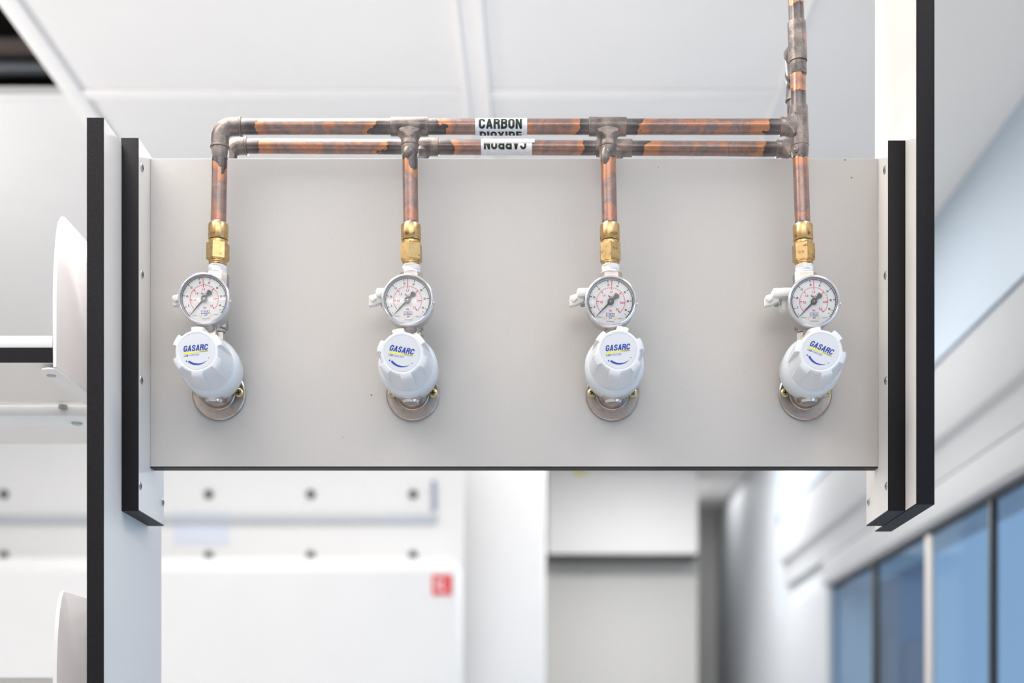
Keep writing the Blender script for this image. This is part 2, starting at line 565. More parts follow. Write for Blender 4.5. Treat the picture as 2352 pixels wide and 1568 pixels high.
def block_geo(word, t=0.21, w=0.62, gap=0.075, shear=0.0):
    """heavy condensed block capitals drawn as ribbons; same return value as text_geo."""
    key = ('block', word, t, w, gap, shear)
    if key in _TC:
        return _TC[key]
    V, Fc = [], []

    def ribbon(pts, x, closed=False, th=t):
        n = len(pts)
        base = len(V)
        for k in range(n):
            p = Vector((pts[k][0], pts[k][1]))
            a = Vector(pts[k - 1]) if (k > 0 or closed) else p * 2 - Vector(pts[1])
            b = Vector(pts[(k + 1) % n]) if (k < n - 1 or closed) else p * 2 - Vector(pts[n - 2])
            d1 = (p - a).normalized(); d2 = (b - p).normalized()
            nn = Vector((-(d1.y + d2.y), d1.x + d2.x)).normalized()
            c = max(0.5, nn.dot(Vector((-d1.y, d1.x))))
            o = nn * (th / 2 / c)
            V.append((p.x + o.x + x, p.y + o.y)); V.append((p.x - o.x + x, p.y - o.y))
        for k in range(n if closed else n - 1):
            a = base + 2 * k; b = base + 2 * ((k + 1) % n)
            Fc.append((a, a + 1, b + 1, b))

    h = t / 2

    def arc(cx, cy, rx, ry, a0, a1, n=6):
        return [(cx + rx * math.cos(math.radians(a0 + (a1 - a0) * k / n)), cy + ry * math.sin(math.radians(a0 + (a1 - a0) * k / n))) for k in range(n + 1)]

    x = 0.0
    L, R, T, B = h, w - h, 1 - h, h
    m = (L + R) / 2
    rr = (R - L) / 2
    for ch in word:
        adv = w
        if ch in 'OD0':
            if ch == 'D':
                ribbon([(L, B), (L, T), (m, T)] + arc(m, T - rr, rr, rr, 90, 0) + arc(m, B + rr, rr, rr, 0, -90) + [(m, B)], x, True)
            else:
                ribbon(arc(m, T - rr, rr, rr, 180, 0, 10) + arc(m, B + rr, rr, rr, 0, -180, 10), x, True)
        elif ch in 'CG':
            ribbon([(R, 0.66)] + arc(m, T - rr, rr, rr, 0, 180, 10) + arc(m, B + rr, rr, rr, 180, 360, 10) + ([(R, 0.36)] if ch == 'C' else [(R, 0.50)]), x)
            if ch == 'G':
                ribbon([(m - 0.01, 0.45), (w, 0.45)], x, th=t * 0.75)
        elif ch in 'BRP':
            r2 = 0.20
            ribbon([(L, 0), (L, 1)], x)
            ribbon([(L, T), (m, T)] + arc(R - r2 + 0.02, T - r2 * 0.9, r2, r2 * 0.9, 90, -90) + [(L, T - r2 * 1.8)], x)
            if ch == 'B':
                ribbon([(L, B), (m, B)] + arc(R - r2 + 0.02, B + r2 * 1.05, r2, r2 * 1.05, -90, 90) + [(L, B + r2 * 2.1)], x)
            elif ch == 'R':
                ribbon([(m + 0.02, 0.50), (R - 0.02, 0.40), (R, 0.30), (R, 0)], x)
        elif ch == 'A':
            ribbon([(L * 0.8, 0), (w / 2 + 0.01, 1)], x)
            ribbon([(w - L * 0.8, 0), (w / 2 - 0.01, 1)], x)
            ribbon([(L, 0.27), (R, 0.27)], x, th=t * 0.8)
        elif ch == 'N':
            ribbon([(L, 0), (L, 1)], x); ribbon([(R, 0), (R, 1)], x); ribbon([(L, 1 - 0.02), (R, 0.02)], x, th=t * 0.9)
        elif ch == 'M':
            adv = w * 1.3
            R2 = adv - h
            ribbon([(L, 0), (L, 1)], x, th=t * 0.9); ribbon([(R2, 0), (R2, 1)], x, th=t * 0.9)
            ribbon([(L, 0.96), (adv / 2, 0.15), (R2, 0.96)], x, th=t * 0.75)
        elif ch == 'I':
            adv = t
            ribbon([(h, 0), (h, 1)], x)
        elif ch == 'X':
            ribbon([(L * 0.9, 0), (w - L * 0.9, 1)], x); ribbon([(L * 0.9, 1), (w - L * 0.9, 0)], x)
        elif ch == 'E':
            adv = w * 0.85
            ribbon([(L, 0), (L, 1)], x)
            for yy in (B, 0.51, T):
                ribbon([(L, yy), (adv, yy)], x, th=t * 0.9)
        elif ch == 'L':
            adv = w * 0.8
            ribbon([(L, 0), (L, 1)], x); ribbon([(L, B), (adv, B)], x, th=t * 0.9)
        elif ch == 'T':
            ribbon([(w / 2, 0), (w / 2, 1)], x); ribbon([(0, T), (w, T)], x, th=t * 0.9)
        elif ch == 'S':
            ribbon([(R, 0.68)] + arc(m, T - rr * 0.9, rr, rr * 0.9, 0, 180, 8) + [(L + 0.03, 0.62), (R - 0.03, 0.40)] + arc(m, B + rr * 0.9, rr, rr * 0.9, 0, -180, 8) + [(L, 0.32)], x)
        elif ch == 'W':
            adv = w * 1.45
            ribbon([(h * 0.7, 1), (adv * 0.28, 0.05), (adv * 0.5, 0.9), (adv * 0.72, 0.05), (adv - h * 0.7, 1)], x, th=t * 0.8)
        elif ch == 'K':
            ribbon([(L, 0), (L, 1)], x); ribbon([(L, 0.38), (w - h * 0.6, 1)], x, th=t * 0.9); ribbon([(m - 0.02, 0.58), (w - h * 0.5, 0)], x, th=t * 0.9)
        x += adv + gap
    if shear:
        V = [(a + b_ * shear, b_) for a, b_ in V]
    x0 = min(v[0] for v in V); x1 = max(v[0] for v in V)
    V = [((a - x0) / (x1 - x0), min(1, max(0, b_))) for a, b_ in V]
    _TC[key] = (V, Fc)
    return _TC[key]


class Flat:
    """draws flat print on a face: origin, right vector, up vector, normal; unit = metres per drawing unit."""
    def __init__(self, mb, o, r, u, unit, rot=0.0, thick=0.00012):
        self.mb = mb
        self.o = Vector(o)
        r = Vector(r).normalized(); u = Vector(u).normalized()
        c, s = math.cos(rot), math.sin(rot)
        self.r = r * c + u * s
        self.u = u * c - r * s
        self.n = r.cross(u)
        self.k = unit
        self.th = thick

    def pt(self, x, y, lift=1.0):
        return self.o + (self.r * x + self.u * y) * self.k + self.n * self.th * lift

    def text(self, s, cx, cy, w, h, m, bold=0.0, shear=0.0, rot=0.0, lift=1.0, block=None):
        vs, fs = block_geo(s, block, shear=shear) if block else text_geo(s, bold, shear)
        c, sn = math.cos(rot), math.sin(rot)
        pts = []
        for (a, b) in vs:
            x = (a - 0.5) * w; y = (b - 0.5) * h
            pts.append(self.pt(cx + x * c - y * sn, cy + x * sn + y * c, lift))
        i = self.mb.mi(m)
        v = [self.mb.bm.verts.new(p) for p in pts]
        for f in fs:
            try:
                fc = self.mb.bm.faces.new([v[k] for k in f])
                fc.material_index = i
            except ValueError:
                pass

    def quad(self, pts, m, lift=1.0):
        i = self.mb.mi(m)
        fc = self.mb.bm.faces.new([self.mb.bm.verts.new(self.pt(x, y, lift)) for x, y in pts])
        fc.material_index = i

    def strip(self, a, b, m, lift=1.0):
        """quad strip between two polylines."""
        i = self.mb.mi(m)
        va = [self.mb.bm.verts.new(self.pt(x, y, lift)) for x, y in a]
        vb = [self.mb.bm.verts.new(self.pt(x, y, lift)) for x, y in b]
        for k in range(len(a) - 1):
            fc = self.mb.bm.faces.new((va[k], va[k + 1], vb[k + 1], vb[k]))
            fc.material_index = i

    def arc(self, r0, r1, a0, a1, m, n=64, lift=1.0):
        A = [math.radians(a0 + (a1 - a0) * k / n) for k in range(n + 1)]
        f0 = r0 if callable(r0) else (lambda t: r0)
        f1 = r1 if callable(r1) else (lambda t: r1)
        self.strip([(math.cos(t) * f0(k / n), math.sin(t) * f0(k / n)) for k, t in enumerate(A)],
                   [(math.cos(t) * f1(k / n), math.sin(t) * f1(k / n)) for k, t in enumerate(A)], m, lift)

    def tick(self, ang, r0, r1, w, m, lift=1.0):
        t = math.radians(ang)
        c, s = math.cos(t), math.sin(t)
        hw = w / 2
        self.quad([(c * r0 - s * hw, s * r0 + c * hw), (c * r0 + s * hw, s * r0 - c * hw),
                   (c * r1 + s * hw, s * r1 - c * hw), (c * r1 - s * hw, s * r1 + c * hw)], m, lift)

    def disc(self, cx, cy, r, m, lift=1.0, n=32):
        self.quad([(cx + r * math.cos(2 * PI * k / n), cy + r * math.sin(2 * PI * k / n)) for k in range(n)], m, lift)


# ================================================================== SETTING
XR = 0.956                 # right wall
XL = -3.2
YB = 7.75 - D0             # far end of the room
YN = -4.2
G1 = -0.938                # ceiling grid line left

# --- floor
mb = MB()
mb.box((XL, YN, -0.05), (XR + 0.25, YB + 0.3, 0.0), 'floor_vinyl')
struct(mb, 'floor')

# --- ceiling (with an open tile at the left)
yo = 2.78 - D0             # far edge of the open tile
yn = 1.55 - D0
mb = MB()
mb.box((G1, YN, CEIL), (XR + 0.1, YB + 0.3, CEIL + 0.012), 'ceiling_paint')
mb.box((XL, yo + 0.012, CEIL), (G1, YB + 0.3, CEIL + 0.012), 'ceiling_paint')
mb.box((XL, YN, CEIL), (G1, yn, CEIL + 0.012), 'ceiling_paint')
mb.box((XL, yn, CEIL), (G1 - 1.2, yo, CEIL + 0.012), 'ceiling_paint')
struct(mb, 'ceiling')

# ceiling grid profiles
mb = MB()
mb.box((G1 - 0.004, YN, CEIL - 0.008), (G1 + 0.034, YB, CEIL - 0.0002), 'ceiling_grid', 0.003)
struct(mb, 'trim_1')
mb = MB()
xc = -0.130
for a, b_, hz in ((-0.028, -0.014, 0.010), (0.014, 0.028, 0.010), (-0.014, 0.014, 0.003)):
    mb.box((xc + a, YN, CEIL - hz), (xc + b_, YB, CEIL - 0.0002), 'ceiling_grid', 0.0012)
struct(mb, 'trim_2')
mb = MB()
mb.box((0.462, YN, CEIL - 0.007), (0.470, YB, CEIL - 0.0002), 'ceiling_grid', 0.002)
struct(mb, 'trim_3')
mb = MB()
for k, y in enumerate((yo, )):
    mb.box((G1 + 0.034, y - 0.004, CEIL - 0.006), (xc - 0.028, y + 0.032, CEIL - 0.0002), 'ceiling_grid', 0.002)
    mb.box((xc + 0.028, y - 0.004, CEIL - 0.006), (0.462, y + 0.032, CEIL - 0.0002), 'ceiling_grid', 0.002)
    mb.box((XL, y + 0.013, CEIL - 0.005), (G1 - 0.004, y + 0.044, CEIL - 0.0002), 'ceiling_grid', 0.002)
struct(mb, 'trim_4')

# dark void above the open tile
mb = MB()
z0, z1 = CEIL + 0.013, CEIL + 0.62
mb.box((G1 - 1.25, yo + 0.70, z0), (G1 + 0.30, yo + 0.72, z1), 'dark_plenum')
mb.box((G1 - 1.25, yn - 0.22, z0), (G1 + 0.30, yn - 0.20, z1), 'dark_plenum')
mb.box((G1 - 1.27, yn - 0.22, z0), (G1 - 1.25, yo + 0.72, z1), 'dark_plenum')
mb.box((G1 + 0.28, yn - 0.20, z0), (G1 + 0.30, yo + 0.70, z1), 'dark_plenum')
mb.box((G1 - 1.27, yn - 0.22, z1), (G1 + 0.30, yo + 0.72, z1 + 0.02), 'dark_plenum')
struct(mb, 'ceiling_void')
for (py, rr, m_, lab) in ((157, 0.016, 'duct_grey', 'grey service pipe inside the dark open ceiling void, the lower one'),
                          (108, 0.021, 'duct_brown', 'brownish service pipe above the grey one inside the open ceiling void')):
    mb = MB()
    c = P(0, py, 3.1)
    c.x = G1 - 1.22
    mb.lathe([(0, rr), (1.48, rr)], c, (1, 0, 0), m_, 32)
    tag(mb.build('service_pipe', world_loc=c), lab, 'pipe')

# --- walls
mb = MB()
mb.box((XL, YB, 0), (XR + 0.2, YB + 0.15, CEIL), 'wall_paint')
struct(mb, 'wall_back')
# right wall: pale blue upper part, grey far part, opening for the long window
WZ = CAMZ + 0.580 * XR     # window head
WY = 4.74 - D0             # far jamb of the window
mb = MB()
gz = CAMZ + 0.982 * XR
mb.box((XR, YN, gz + 0.006), (XR + 0.15, WY + 1.05, CEIL), 'pale_blue_wall')
mb.box((XR, WY + 1.05, WZ), (XR + 0.15, YB, CEIL), 'grey_paint')
mb.box((XR + 0.03, YN, WZ), (XR + 0.15, WY + 1.05, gz + 0.006), 'grey_paint')
mb.box((XR, WY, 0), (XR + 0.15, YB, WZ), 'grey_paint')
mb.box((XR, YN, 0), (XR + 0.15, WY, 0.85), 'grey_paint')
struct(mb, 'wall_right')

# trunking and window head, stepped profile running along the wall
mb = MB()
ze = CAMZ + 0.778 * XR
prof = [(XR + 0.03, gz - 0.010), (XR - 0.004, gz - 0.010), (XR - 0.006, gz - 0.016), (XR - 0.006, ze + 0.016), (XR - 0.002, ze + 0.004),
        (XR + 0.008, ze - 0.004), (XR + 0.012, ze - 0.012), (XR + 0.012, CAMZ + 0.688 * XR), (XR + 0.03, CAMZ + 0.688 * XR)]
mb.poly([(x, YN, z) for x, z in prof], (0, WY + 0.9 - YN, 0), 'trunking_grey')
struct(mb, 'trim_5')
mb = MB()
prof = [(XR + 0.03, CAMZ + 0.674 * XR), (XR - 0.002, CAMZ + 0.674 * XR), (XR - 0.005, CAMZ + 0.668 * XR), (XR - 0.005, WZ + 0.012),
        (XR + 0.003, WZ + 0.001), (XR + 0.03, WZ + 0.001)]
mb.poly([(x, YN, z) for x, z in prof], (0, WY + 0.06 - YN, 0), 'trunking_grey')
struct(mb, 'trim_6')

# window: frame members, mullions and glass
wroot = empty('window_1', (XR + 0.10, WY, 0.85))
wroot['kind'] = 'structure'
mb = MB()
mb.box((XR + 0.014, YN, WZ - 0.010), (XR + 0.032, WY, WZ), 'frame_dark')
mb.box((XR + 0.014, WY - 0.015, 0.90), (XR + 0.032, WY, WZ), 'facade_grey')
mb.build('window_frame', wroot)


def y_at(px, X):
    """depth at which the vertical line X is seen at column px."""
    return X * F / (px - VX) - D0


for px, w, m_ in ((2135, 0.045, 'frame_tan'), (2279, 0.022, 'frame_dark'), (2010, 0.035, 'frame_dark')):
    y = y_at(px, XR + 0.02)
    mb = MB()
    mb.box((XR + 0.014, y - w / 2, 0.90), (XR + 0.030, y + w / 2, WZ - 0.010), m_, 0.003)
    mb.build('mullion', wroot)
mb = MB()
mb.box((XR + 0.020, YN, 0.90), (XR + 0.024, WY - 0.01, WZ - 0.01), 'window_glass')
mb.build('pane', wroot)

# buildings seen through the window
for (p0, p1, m_, D, lab) in ((1860, 2002, 'facade_brown', 9.0, 'brown grey building front seen through the far end of the window'),
                             (2022, 2066, 'facade_grey', 11.0, 'narrow slate grey building seen through the window between dark bars'),
                             (2066, 2140, 'facade_blue', 13.0, 'blue grey building seen through the window left of the tan bar')):
    x0, x1 = PXX(p0, D), PXX(p1, D)
    root = empty('neighbouring_building', ((x0 + x1) / 2, D - D0, -3), lab, 'building')
    mb = MB()
    mb.box((x0, D - D0, -3), (x1, D - D0 + 3, 6.5), m_)
    mb.build('wall', root)
    for k in range(3):
        mb = MB()
        zz = 1.6 + k * 1.5
        mb.box((x0 + 0.15 * (x1 - x0), D - D0 - 0.03, zz), (x1 - 0.15 * (x1 - x0), D - D0 - 0.002, zz + 0.9), 'facade_grey')
        mb.build('window', root)

# ================================================================== BACKGROUND FURNITURE
# long cladding board with fixing caps, D = 5
DC = 5.0
root = empty('cladding_board', (PXX(500, DC), DC - D0, CAMZ), 'long white wall cladding board with a row of dark round fixings', 'wall board')
mb = MB()
x1c = PXX(1062, DC)
mb.box((XL + 0.4, DC - D0, 0.02), (x1c, DC - D0 + 0.06, CEIL - 0.004), 'wall_paint')
mb.build('board', root)
mb = MB()
mb.box((XL + 0.4, DC - D0 - 0.02, PZ(1183, DC)), (x1c - 0.09, DC - D0 - 0.001, PZ(1140 + 62, DC)), 'grey_paint', 0.004)  # grey strip standing in for the shadow band across the board
mb.build('shade_strip', root)
for py in (1135, 1275):
    for px in (10, 246, 480, 714, 949):
        mb = MB()
        mb.lathe([(0, 0.0155), (0.010, 0.0145), (0.013, 0.010)], P(px, py, DC) + Vector((0, -0.001, 0)), (0, -1, 0), 'frame_dark', 20)
        mb.build('fixing_cap', root)
mb = MB()
mb.box((PXX(991, DC), DC - D0 - 0.012, PZ(1172, DC)), (PXX(1002, DC), DC - D0 - 0.001, PZ(1105, DC)), 'facade_grey')
mb.build('slot', root)
mb = MB()
mb.box((PXX(400, DC), DC - D0 - 0.004, PZ(1250, DC)), (PXX(525, DC), DC - D0 - 0.001, PZ(1175, DC)), 'paper_blue')
tag(mb.build('notice', world_loc=P(460, 1250, DC)), 'pale blue paper notice on the white board behind the grey post', 'notice')

# long white casing in front, D = 4.6
DB = 4.6
root = empty('equipment_casing', (PXX(500, DB), DB - D0, 0), 'long white equipment casing with a small red sign at its right end', 'casing')
mb = MB()
zt = PZ(1277, DB)
x1b = PXX(1046, DB)
ch = (1310 - 1277) * DB / F
pr = [(DB - D0, 0.001), (DB - D0, zt - ch), (DB - D0 + ch * 0.8, zt), (DC - D0 - 0.03, zt), (DC - D0 - 0.03, 0.001)]
mb.poly([(XL + 0.45, y, z) for y, z in pr], (x1b - XL - 0.45, 0, 0), 'wall_paint', 0.008)
mb.build('body', root)
mb = MB()
mb.box((PXX(993, DB), DB - D0 - 0.004, PZ(1366, DB)), (PXX(1038, DB), DB - D0 - 0.0005, PZ(1320, DB)), 'red_sign')
fl = Flat(mb, P(1015, 1343, DB) + Vector((0, -0.0042, 0)), (1, 0, 0), (0, 0, 1), DB / F)
fl.strip([(-13, 14), (-13, -14)], [(-9, 14), (-9, -14)], 'label_paper')
fl.quad([(-5, 3), (-5, 12), (4, 12), (4, 3)], 'label_paper')
fl.quad([(-4, -13), (-4, -4), (8, -8), (8, -13)], 'label_paper')
mb.build('sign', root)

# white column
mb = MB()
mb.box((PXX(1060, 5.2), 5.2 - D0, 0.0), (PXX(1252, 5.2), 5.5 - D0, CEIL - 0.001), 'gloss_white', 0.01)
struct(mb, 'trim_7')

# wall cabinet high on the far wall with its underside shadow painted as a near-black sheet
DW = 6.5
root = empty('wall_cabinet', (PXX(1430, DW), DW - D0, PZ(1285, DW)), 'white wall cabinet with a painted shadow under it right of the white column', 'cabinet')
mb = MB()
mb.box((PXX(1257, DW), DW - D0, PZ(1272, DW)), (PXX(1603, DW), 6.68 - D0, CEIL - 0.003), 'gloss_white', 0.006)
mb.build('body', root)
mb = MB()
mb.box((PXX(1257, DW), DW - D0 + 0.004, PZ(1277, DW)), (PXX(1603, DW), 6.68 - D0, PZ(1272.5, DW)), 'frame_dark')
mb.build('underside_shade', root)
mb = MB()
mb.box((PXX(1230, 6.685), 6.685 - D0, 0.001), (PXX(1604, 6.685), YB - 0.01, CEIL - 0.003), 'wall_partition_paint', 0.01)
struct(mb, 'wall_partition')
mb = MB()
mb.box((PXX(1318, DW), DW - D0 - 0.004, PZ(1090, DW)), (PXX(1346, DW), DW - D0 - 0.001, PZ(1066, DW)), 'yellow_tag')
mb.build('tag', root)
# ================================================================== THE RACK
T = 0.0166
DLo, DRo, DI = 1.397, 1.414, 1.4566


def board(name, label, cat, x0, x1, d0, d1, z0, z1, top_band=True, side_mat='melamine_side', screws=(), face_sign=1, round_top=0.0, group=None, bands=('front', 'bottom')):
    """upright laminated board: white faces, black edge banding on front, bottom and back."""
    y0, y1 = d0 - D0, d1 - D0
    e = 0.0012
    root = empty(name, ((x0 + x1) / 2, (y0 + y1) / 2, z0), label, cat, group)
    mb = MB()
    mb.box((x0, y0 + e, z0 + e), (x1, y1 - e, z1 - (e if round_top else e)), side_mat)
    mb.build('core', root)
    mb = MB()
    b = 0.0009
    mb.box((x0 - 0.00005, y0, z0), (x1 + 0.00005, y0 + e, z1), 'edge_band', 0.0005 if not round_top else 0.0)
    if round_top:
        pass
    mb.box((x0, y0 + e, z0), (x1, y1, z0 + e), 'edge_band')
    mb.box((x0, y0 + e, z1 - e), (x1, y1, z1), 'melamine_side')
    mb.box((x0, y1 - e, z0), (x1, y1, z1), 'melamine_side')
    mb.build('edge_strip', root)
    for (px, py, xx, sgn) in screws:
        # screw heads sit in the inner face at plane xx
        D = xx * F / (px - VX)
        c = Vector((xx, D - D0, PZ(py, D)))
        mb = MB()
        mb.lathe([(0.0, 0.0044), (0.0007, 0.0042), (0.0012, 0.0030)], c, (sgn, 0, 0), 'zinc', 20)
        a = c + Vector((sgn * 0.00125, 0, 0))
        for (dy, dz) in ((0.0026, 0.0005), (0.0005, 0.0026)):
            mb.box((a.x - 0.0001, a.y - dy, a.z - dz), (a.x + 0.0001, a.y + dy, a.z + dz), 'screw_slot')
        mb.build('screw', root)
    return root


# left outer post
xlo0, xlo1 = PXX(199.5, DLo), PXX(238, DLo)
board('rack_post', 'tall white laminate rack post with a black front edge left of the gas panel', 'rack post',
      xlo0, xlo1, DLo, 1.609, 0.001, PZ(270, DLo), round_top=0.003)
# left inner cheek
xi0, xi1 = xlo1 + 0.0002, PXX(318, DI)
board('panel_cheek', 'short white side board with black front edge at left end of the gas panel', 'side board',
      PXX(278, DI), xi1, DI, DI / 0.937, PZ(1173, DI), PZ(316, DI),
      screws=[(326, 385, xi1, 1), (326, 630, xi1, 1), (324.5, 873, xi1, 1), (322, 1115, xi1, 1), (373.5, 1153, xi1, 1)], group=None)
# right inner cheek
xr0 = PXX(2040, DI)
board('panel_cheek', 'short white side board with black front edge at right end of the gas panel', 'side board',
      xr0, PXX(2080, DI), DI, DI / 0.937, PZ(1173, DI), PZ(322, DI),
      screws=[(2032.5, 390, xr0, -1), (2034, 632, xr0, -1), (2035, 874, xr0, -1), (2036, 1116, xr0, -1), (1995.5, 1152, xr0, -1)])
# right outer post
board('rack_post', 'hanging white laminate rack post with a black front edge right of the gas panel', 'rack post',
      PXX(2105, DRo), PXX(2146.5, DRo), DRo, DRo / 0.8895, PZ(1158, DRo), CEIL - 0.012)

# the gas panel
root = empty('gas_outlet_board', (PXX(1180, D0), 0, PZ(1072, D0)), 'wide off-white laminate panel that carries the four gas regulators', 'panel')
px0, px1 = xi1 + 0.0001, PXX(2017.3, D0)
mb = MB()
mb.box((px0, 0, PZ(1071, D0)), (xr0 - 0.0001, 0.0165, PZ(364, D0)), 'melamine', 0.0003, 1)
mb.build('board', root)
mb = MB()
mb.box((px0, 0.0004, PZ(1073.5, D0)), (xr0 - 0.0001, 0.0161, PZ(1071.1, D0)), 'edge_band')
mb.build('edge_strip', root)
mb = MB()
for (a, b_, r) in ((1941, 367, 0.0009), (1956, 408, 0.0008), (853, 907, 0.0009), (788, 1004, 0.0005), (1512, 384, 0.0005), (2252 - 800, 690, 0.0004)):
    c = P(a, b_, D0)
    mb.lathe([(0.0, r), (0.0002, r * 0.8)], c, (0, -1, 0), 'print_grey', 8)
o = mb.build('dirt_specks', root)
o['kind'] = 'stuff'

# ------------------------------------------------ left shelf and its brackets
DS = 1.45
zs0, zs1 = PZ(832, DS), PZ(798, DS)
XB = PXX(130, DS)
root = empty('reagent_shelf', (PXX(30, DS), DS - D0 + 0.08, zs0), 'white laminate shelf with a black front edge at the left edge of the picture', 'shelf')
mb = MB()
mb.box((-0.95, DS - D0 + 0.0012, zs0), (XB - 0.0045, 1.618 - D0, zs1), 'melamine_side')
mb.build('board', root)
mb = MB()
mb.box((-0.95, DS - D0, zs0), (XB - 0.0045, DS - D0 + 0.0012, zs1), 'edge_band')
mb.build('edge_strip', root)
mb = MB()
mb.box((-0.95, DS - D0 + 0.001, zs1 + 0.0002), (XB - 0.0045, DS - D0 + 0.003, PZ(770, DS)), 'trim_white', 0.0004)
mb.build('retaining_lip', root)

# beam behind the shelf and the shelf of the other side
mb = MB()
mb.box((-1.0, 1.625 - D0, PZ(955, 1.625)), (PXX(262, 1.69), 1.685 - D0, PZ(930.5, 1.625)), 'trim_white', 0.001)
bo = mb.build('cross_beam', world_loc=(-0.7, 1.65 - D0, PZ(955, 1.625)))
tag(bo, 'white beam with two round studs below and behind the left shelf', 'beam')
for (px, py, D) in ((146, 931, 1.622), (177, 955, 1.66)):
    mb = MB()
    c = Vector((PXX(px, D), D - D0, PZ(py, D)))
    if D < 1.63:
        mb.lathe([(-0.004, 0.0052), (-0.0035, 0.0052), (0.0, 0.0052)], c + Vector((0, -0.002, 0.0)), (0, 0, 1), 'zinc', 20)
    else:
        mb.lathe([(0.0002, 0.0065), (0.002, 0.0055), (0.003, 0.003)], Vector((c.x, c.y, PZ(955, 1.625))), (0, 0, -1), 'zinc', 20)
    mb.build('stud', bo)
root = empty('reagent_shelf', (-0.7, 1.76 - D0, zs0), 'white shelf of the opposite side, seen from below behind the white beam', 'shelf')
mb = MB()
mb.box((-1.1, 1.70 - D0, PZ(957, 1.779)), (PXX(262, 1.78), 1.93 - D0, PZ(957, 1.779) + 0.0155), 'melamine_side')
mb.build('board', root)
mb = MB()
mb.box((-1.1, 1.93 - D0, PZ(957, 1.779)), (PXX(262, 1.78), 1.9312 - D0, PZ(957, 1.779) + 0.0155), 'edge_band')
mb.build('edge_strip', root)
mb = MB()
mb.box((-1.1, 1.80 - D0, CAMZ + 0.001), (PXX(262, 1.8), 1.816 - D0, PZ(1557, 1.80)), 'tan_board')
mb.box((-1.1, 1.7995 - D0, PZ(1557, 1.80)), (PXX(262, 1.8), 1.816 - D0, PZ(1554.5, 1.80)), 'trim_white')
tag(mb.build('back_board', world_loc=(-0.8, 1.80 - D0, CAMZ)), 'tan board with a thin white top edge at the bottom left corner', 'board')


def bracket(zoff, label):
    """pressed end bracket: flange under the shelf, upright web with a curved front corner, rear return."""
    root = empty('shelf_bracket', (XB, DS - D0 + 0.08, zs0 + zoff - 0.004), label, 'bracket', 'shelf brackets beside the left post')
    yf = DS - D0
    zt_, zb_ = CAMZ + (VY - 498) * 1.477 / F + zoff, zs0 - 0.0050 + zoff
    pts = []
    yb = 1.598 - D0
    for k in range(13):
        t = k / 12 * PI / 2
        # quarter ellipse for the front top corner
        pts.append((yf + 0.027 * (1 - math.sin(t)), zt_ - 0.105 * (1 - math.cos(t)) ))
    pts = [(y, z) for y, z in pts]
    outline = [(yf, zb_), *reversed(pts), (yb, zt_), (yb, zb_)] if False else None
    front = [(yf + 0.027 * (1 - math.cos(k / 12 * PI / 2)), zt_ - 0.105 + 0.105 * math.sin(k / 12 * PI / 2)) for k in range(13)]
    out = [(yb, zb_), (yf, zb_)] + front + [(yb, zt_)]
    mb = MB()
    mb.poly([(XB - 0.004, y, z) for y, z in out], (0.004, 0, 0), 'white_powder', 0.0012)
    mb.build('web', root)
    mb = MB()
    mb.box((XB + 0.0002, yb - 0.003, zb_), (XB + 0.032, yb, zt_), 'white_powder', 0.001)
    mb.build('rear_return', root)
    mb = MB()
    xs = XB - 0.0185
    fl = [(XB, yf + 0.002), (xs + 0.010, yf), (xs + 0.002, yf + 0.003), (xs, yf + 0.010), (xs, yb), (XB, yb)]
    mb.poly([(x, y, zb_ - 0.0022) for x, y in fl], (0, 0, 0.0022), 'white_powder', 0.0006)
    f_ = mb.build('flange', root)
    mb = MB()
    mb.lathe([(0.0001, 0.0050), (0.0010, 0.0045), (0.0014, 0.003)], (PXX(114, 1.468), 1.4735 - D0, zb_ - 0.0022), (0, 0, -1), 'zinc', 20)
    mb.build('screw', root)
    return root


bracket(0.0, 'white metal end bracket with curved top, at the end of the black-edged shelf')
bracket(-0.390, 'white metal end bracket with curved top, cut off by the bottom of the picture')


# ================================================================== COPPER MANIFOLDS
RP = 0.0080     # pipe radius
RF = 0.0094     # fitting radius


def pipe_mesh(a, b, ends, parent, name='pipe', n=60):
    """straight pipe from a to b; ends = which ends are soldered (True, False)."""
    a, b = Vector(a), Vector(b)
    L = (b - a).length
    mb = MB()
    pts = [a + (b - a) * k / n for k in range(n + 1)]
    rings = mb.tube(pts, RP, 'copper_pipe', 32)
    lay = mb.bm.verts.layers.float.new('dist')
    for k, ring in enumerate(rings):
        pass
    ax = (b - a).normalized()
    for v in mb.bm.verts:
        h = (v.co - a).dot(ax)
        d = 9.0
        if ends[0]: d = min(d, h)
        if ends[1]: d = min(d, L - h)
        v[lay] = d if d < 8 else 0.05
    return mb.build(name, parent)


def sock(mb, c, ax, L, r=RF):
    """fitting socket centred on c along ax with a rolled lip at each end."""
    ax = Vector(ax).normalized()
    mb.lathe([(-L / 2, r - 0.0012), (-L / 2 + 0.0003, r), (-L / 2 + 0.003, r + 0.0001), (L / 2 - 0.003, r + 0.0001), (L / 2 - 0.0003, r), (L / 2, r - 0.0012)],
             c, ax, 'copper_fitting', 40)


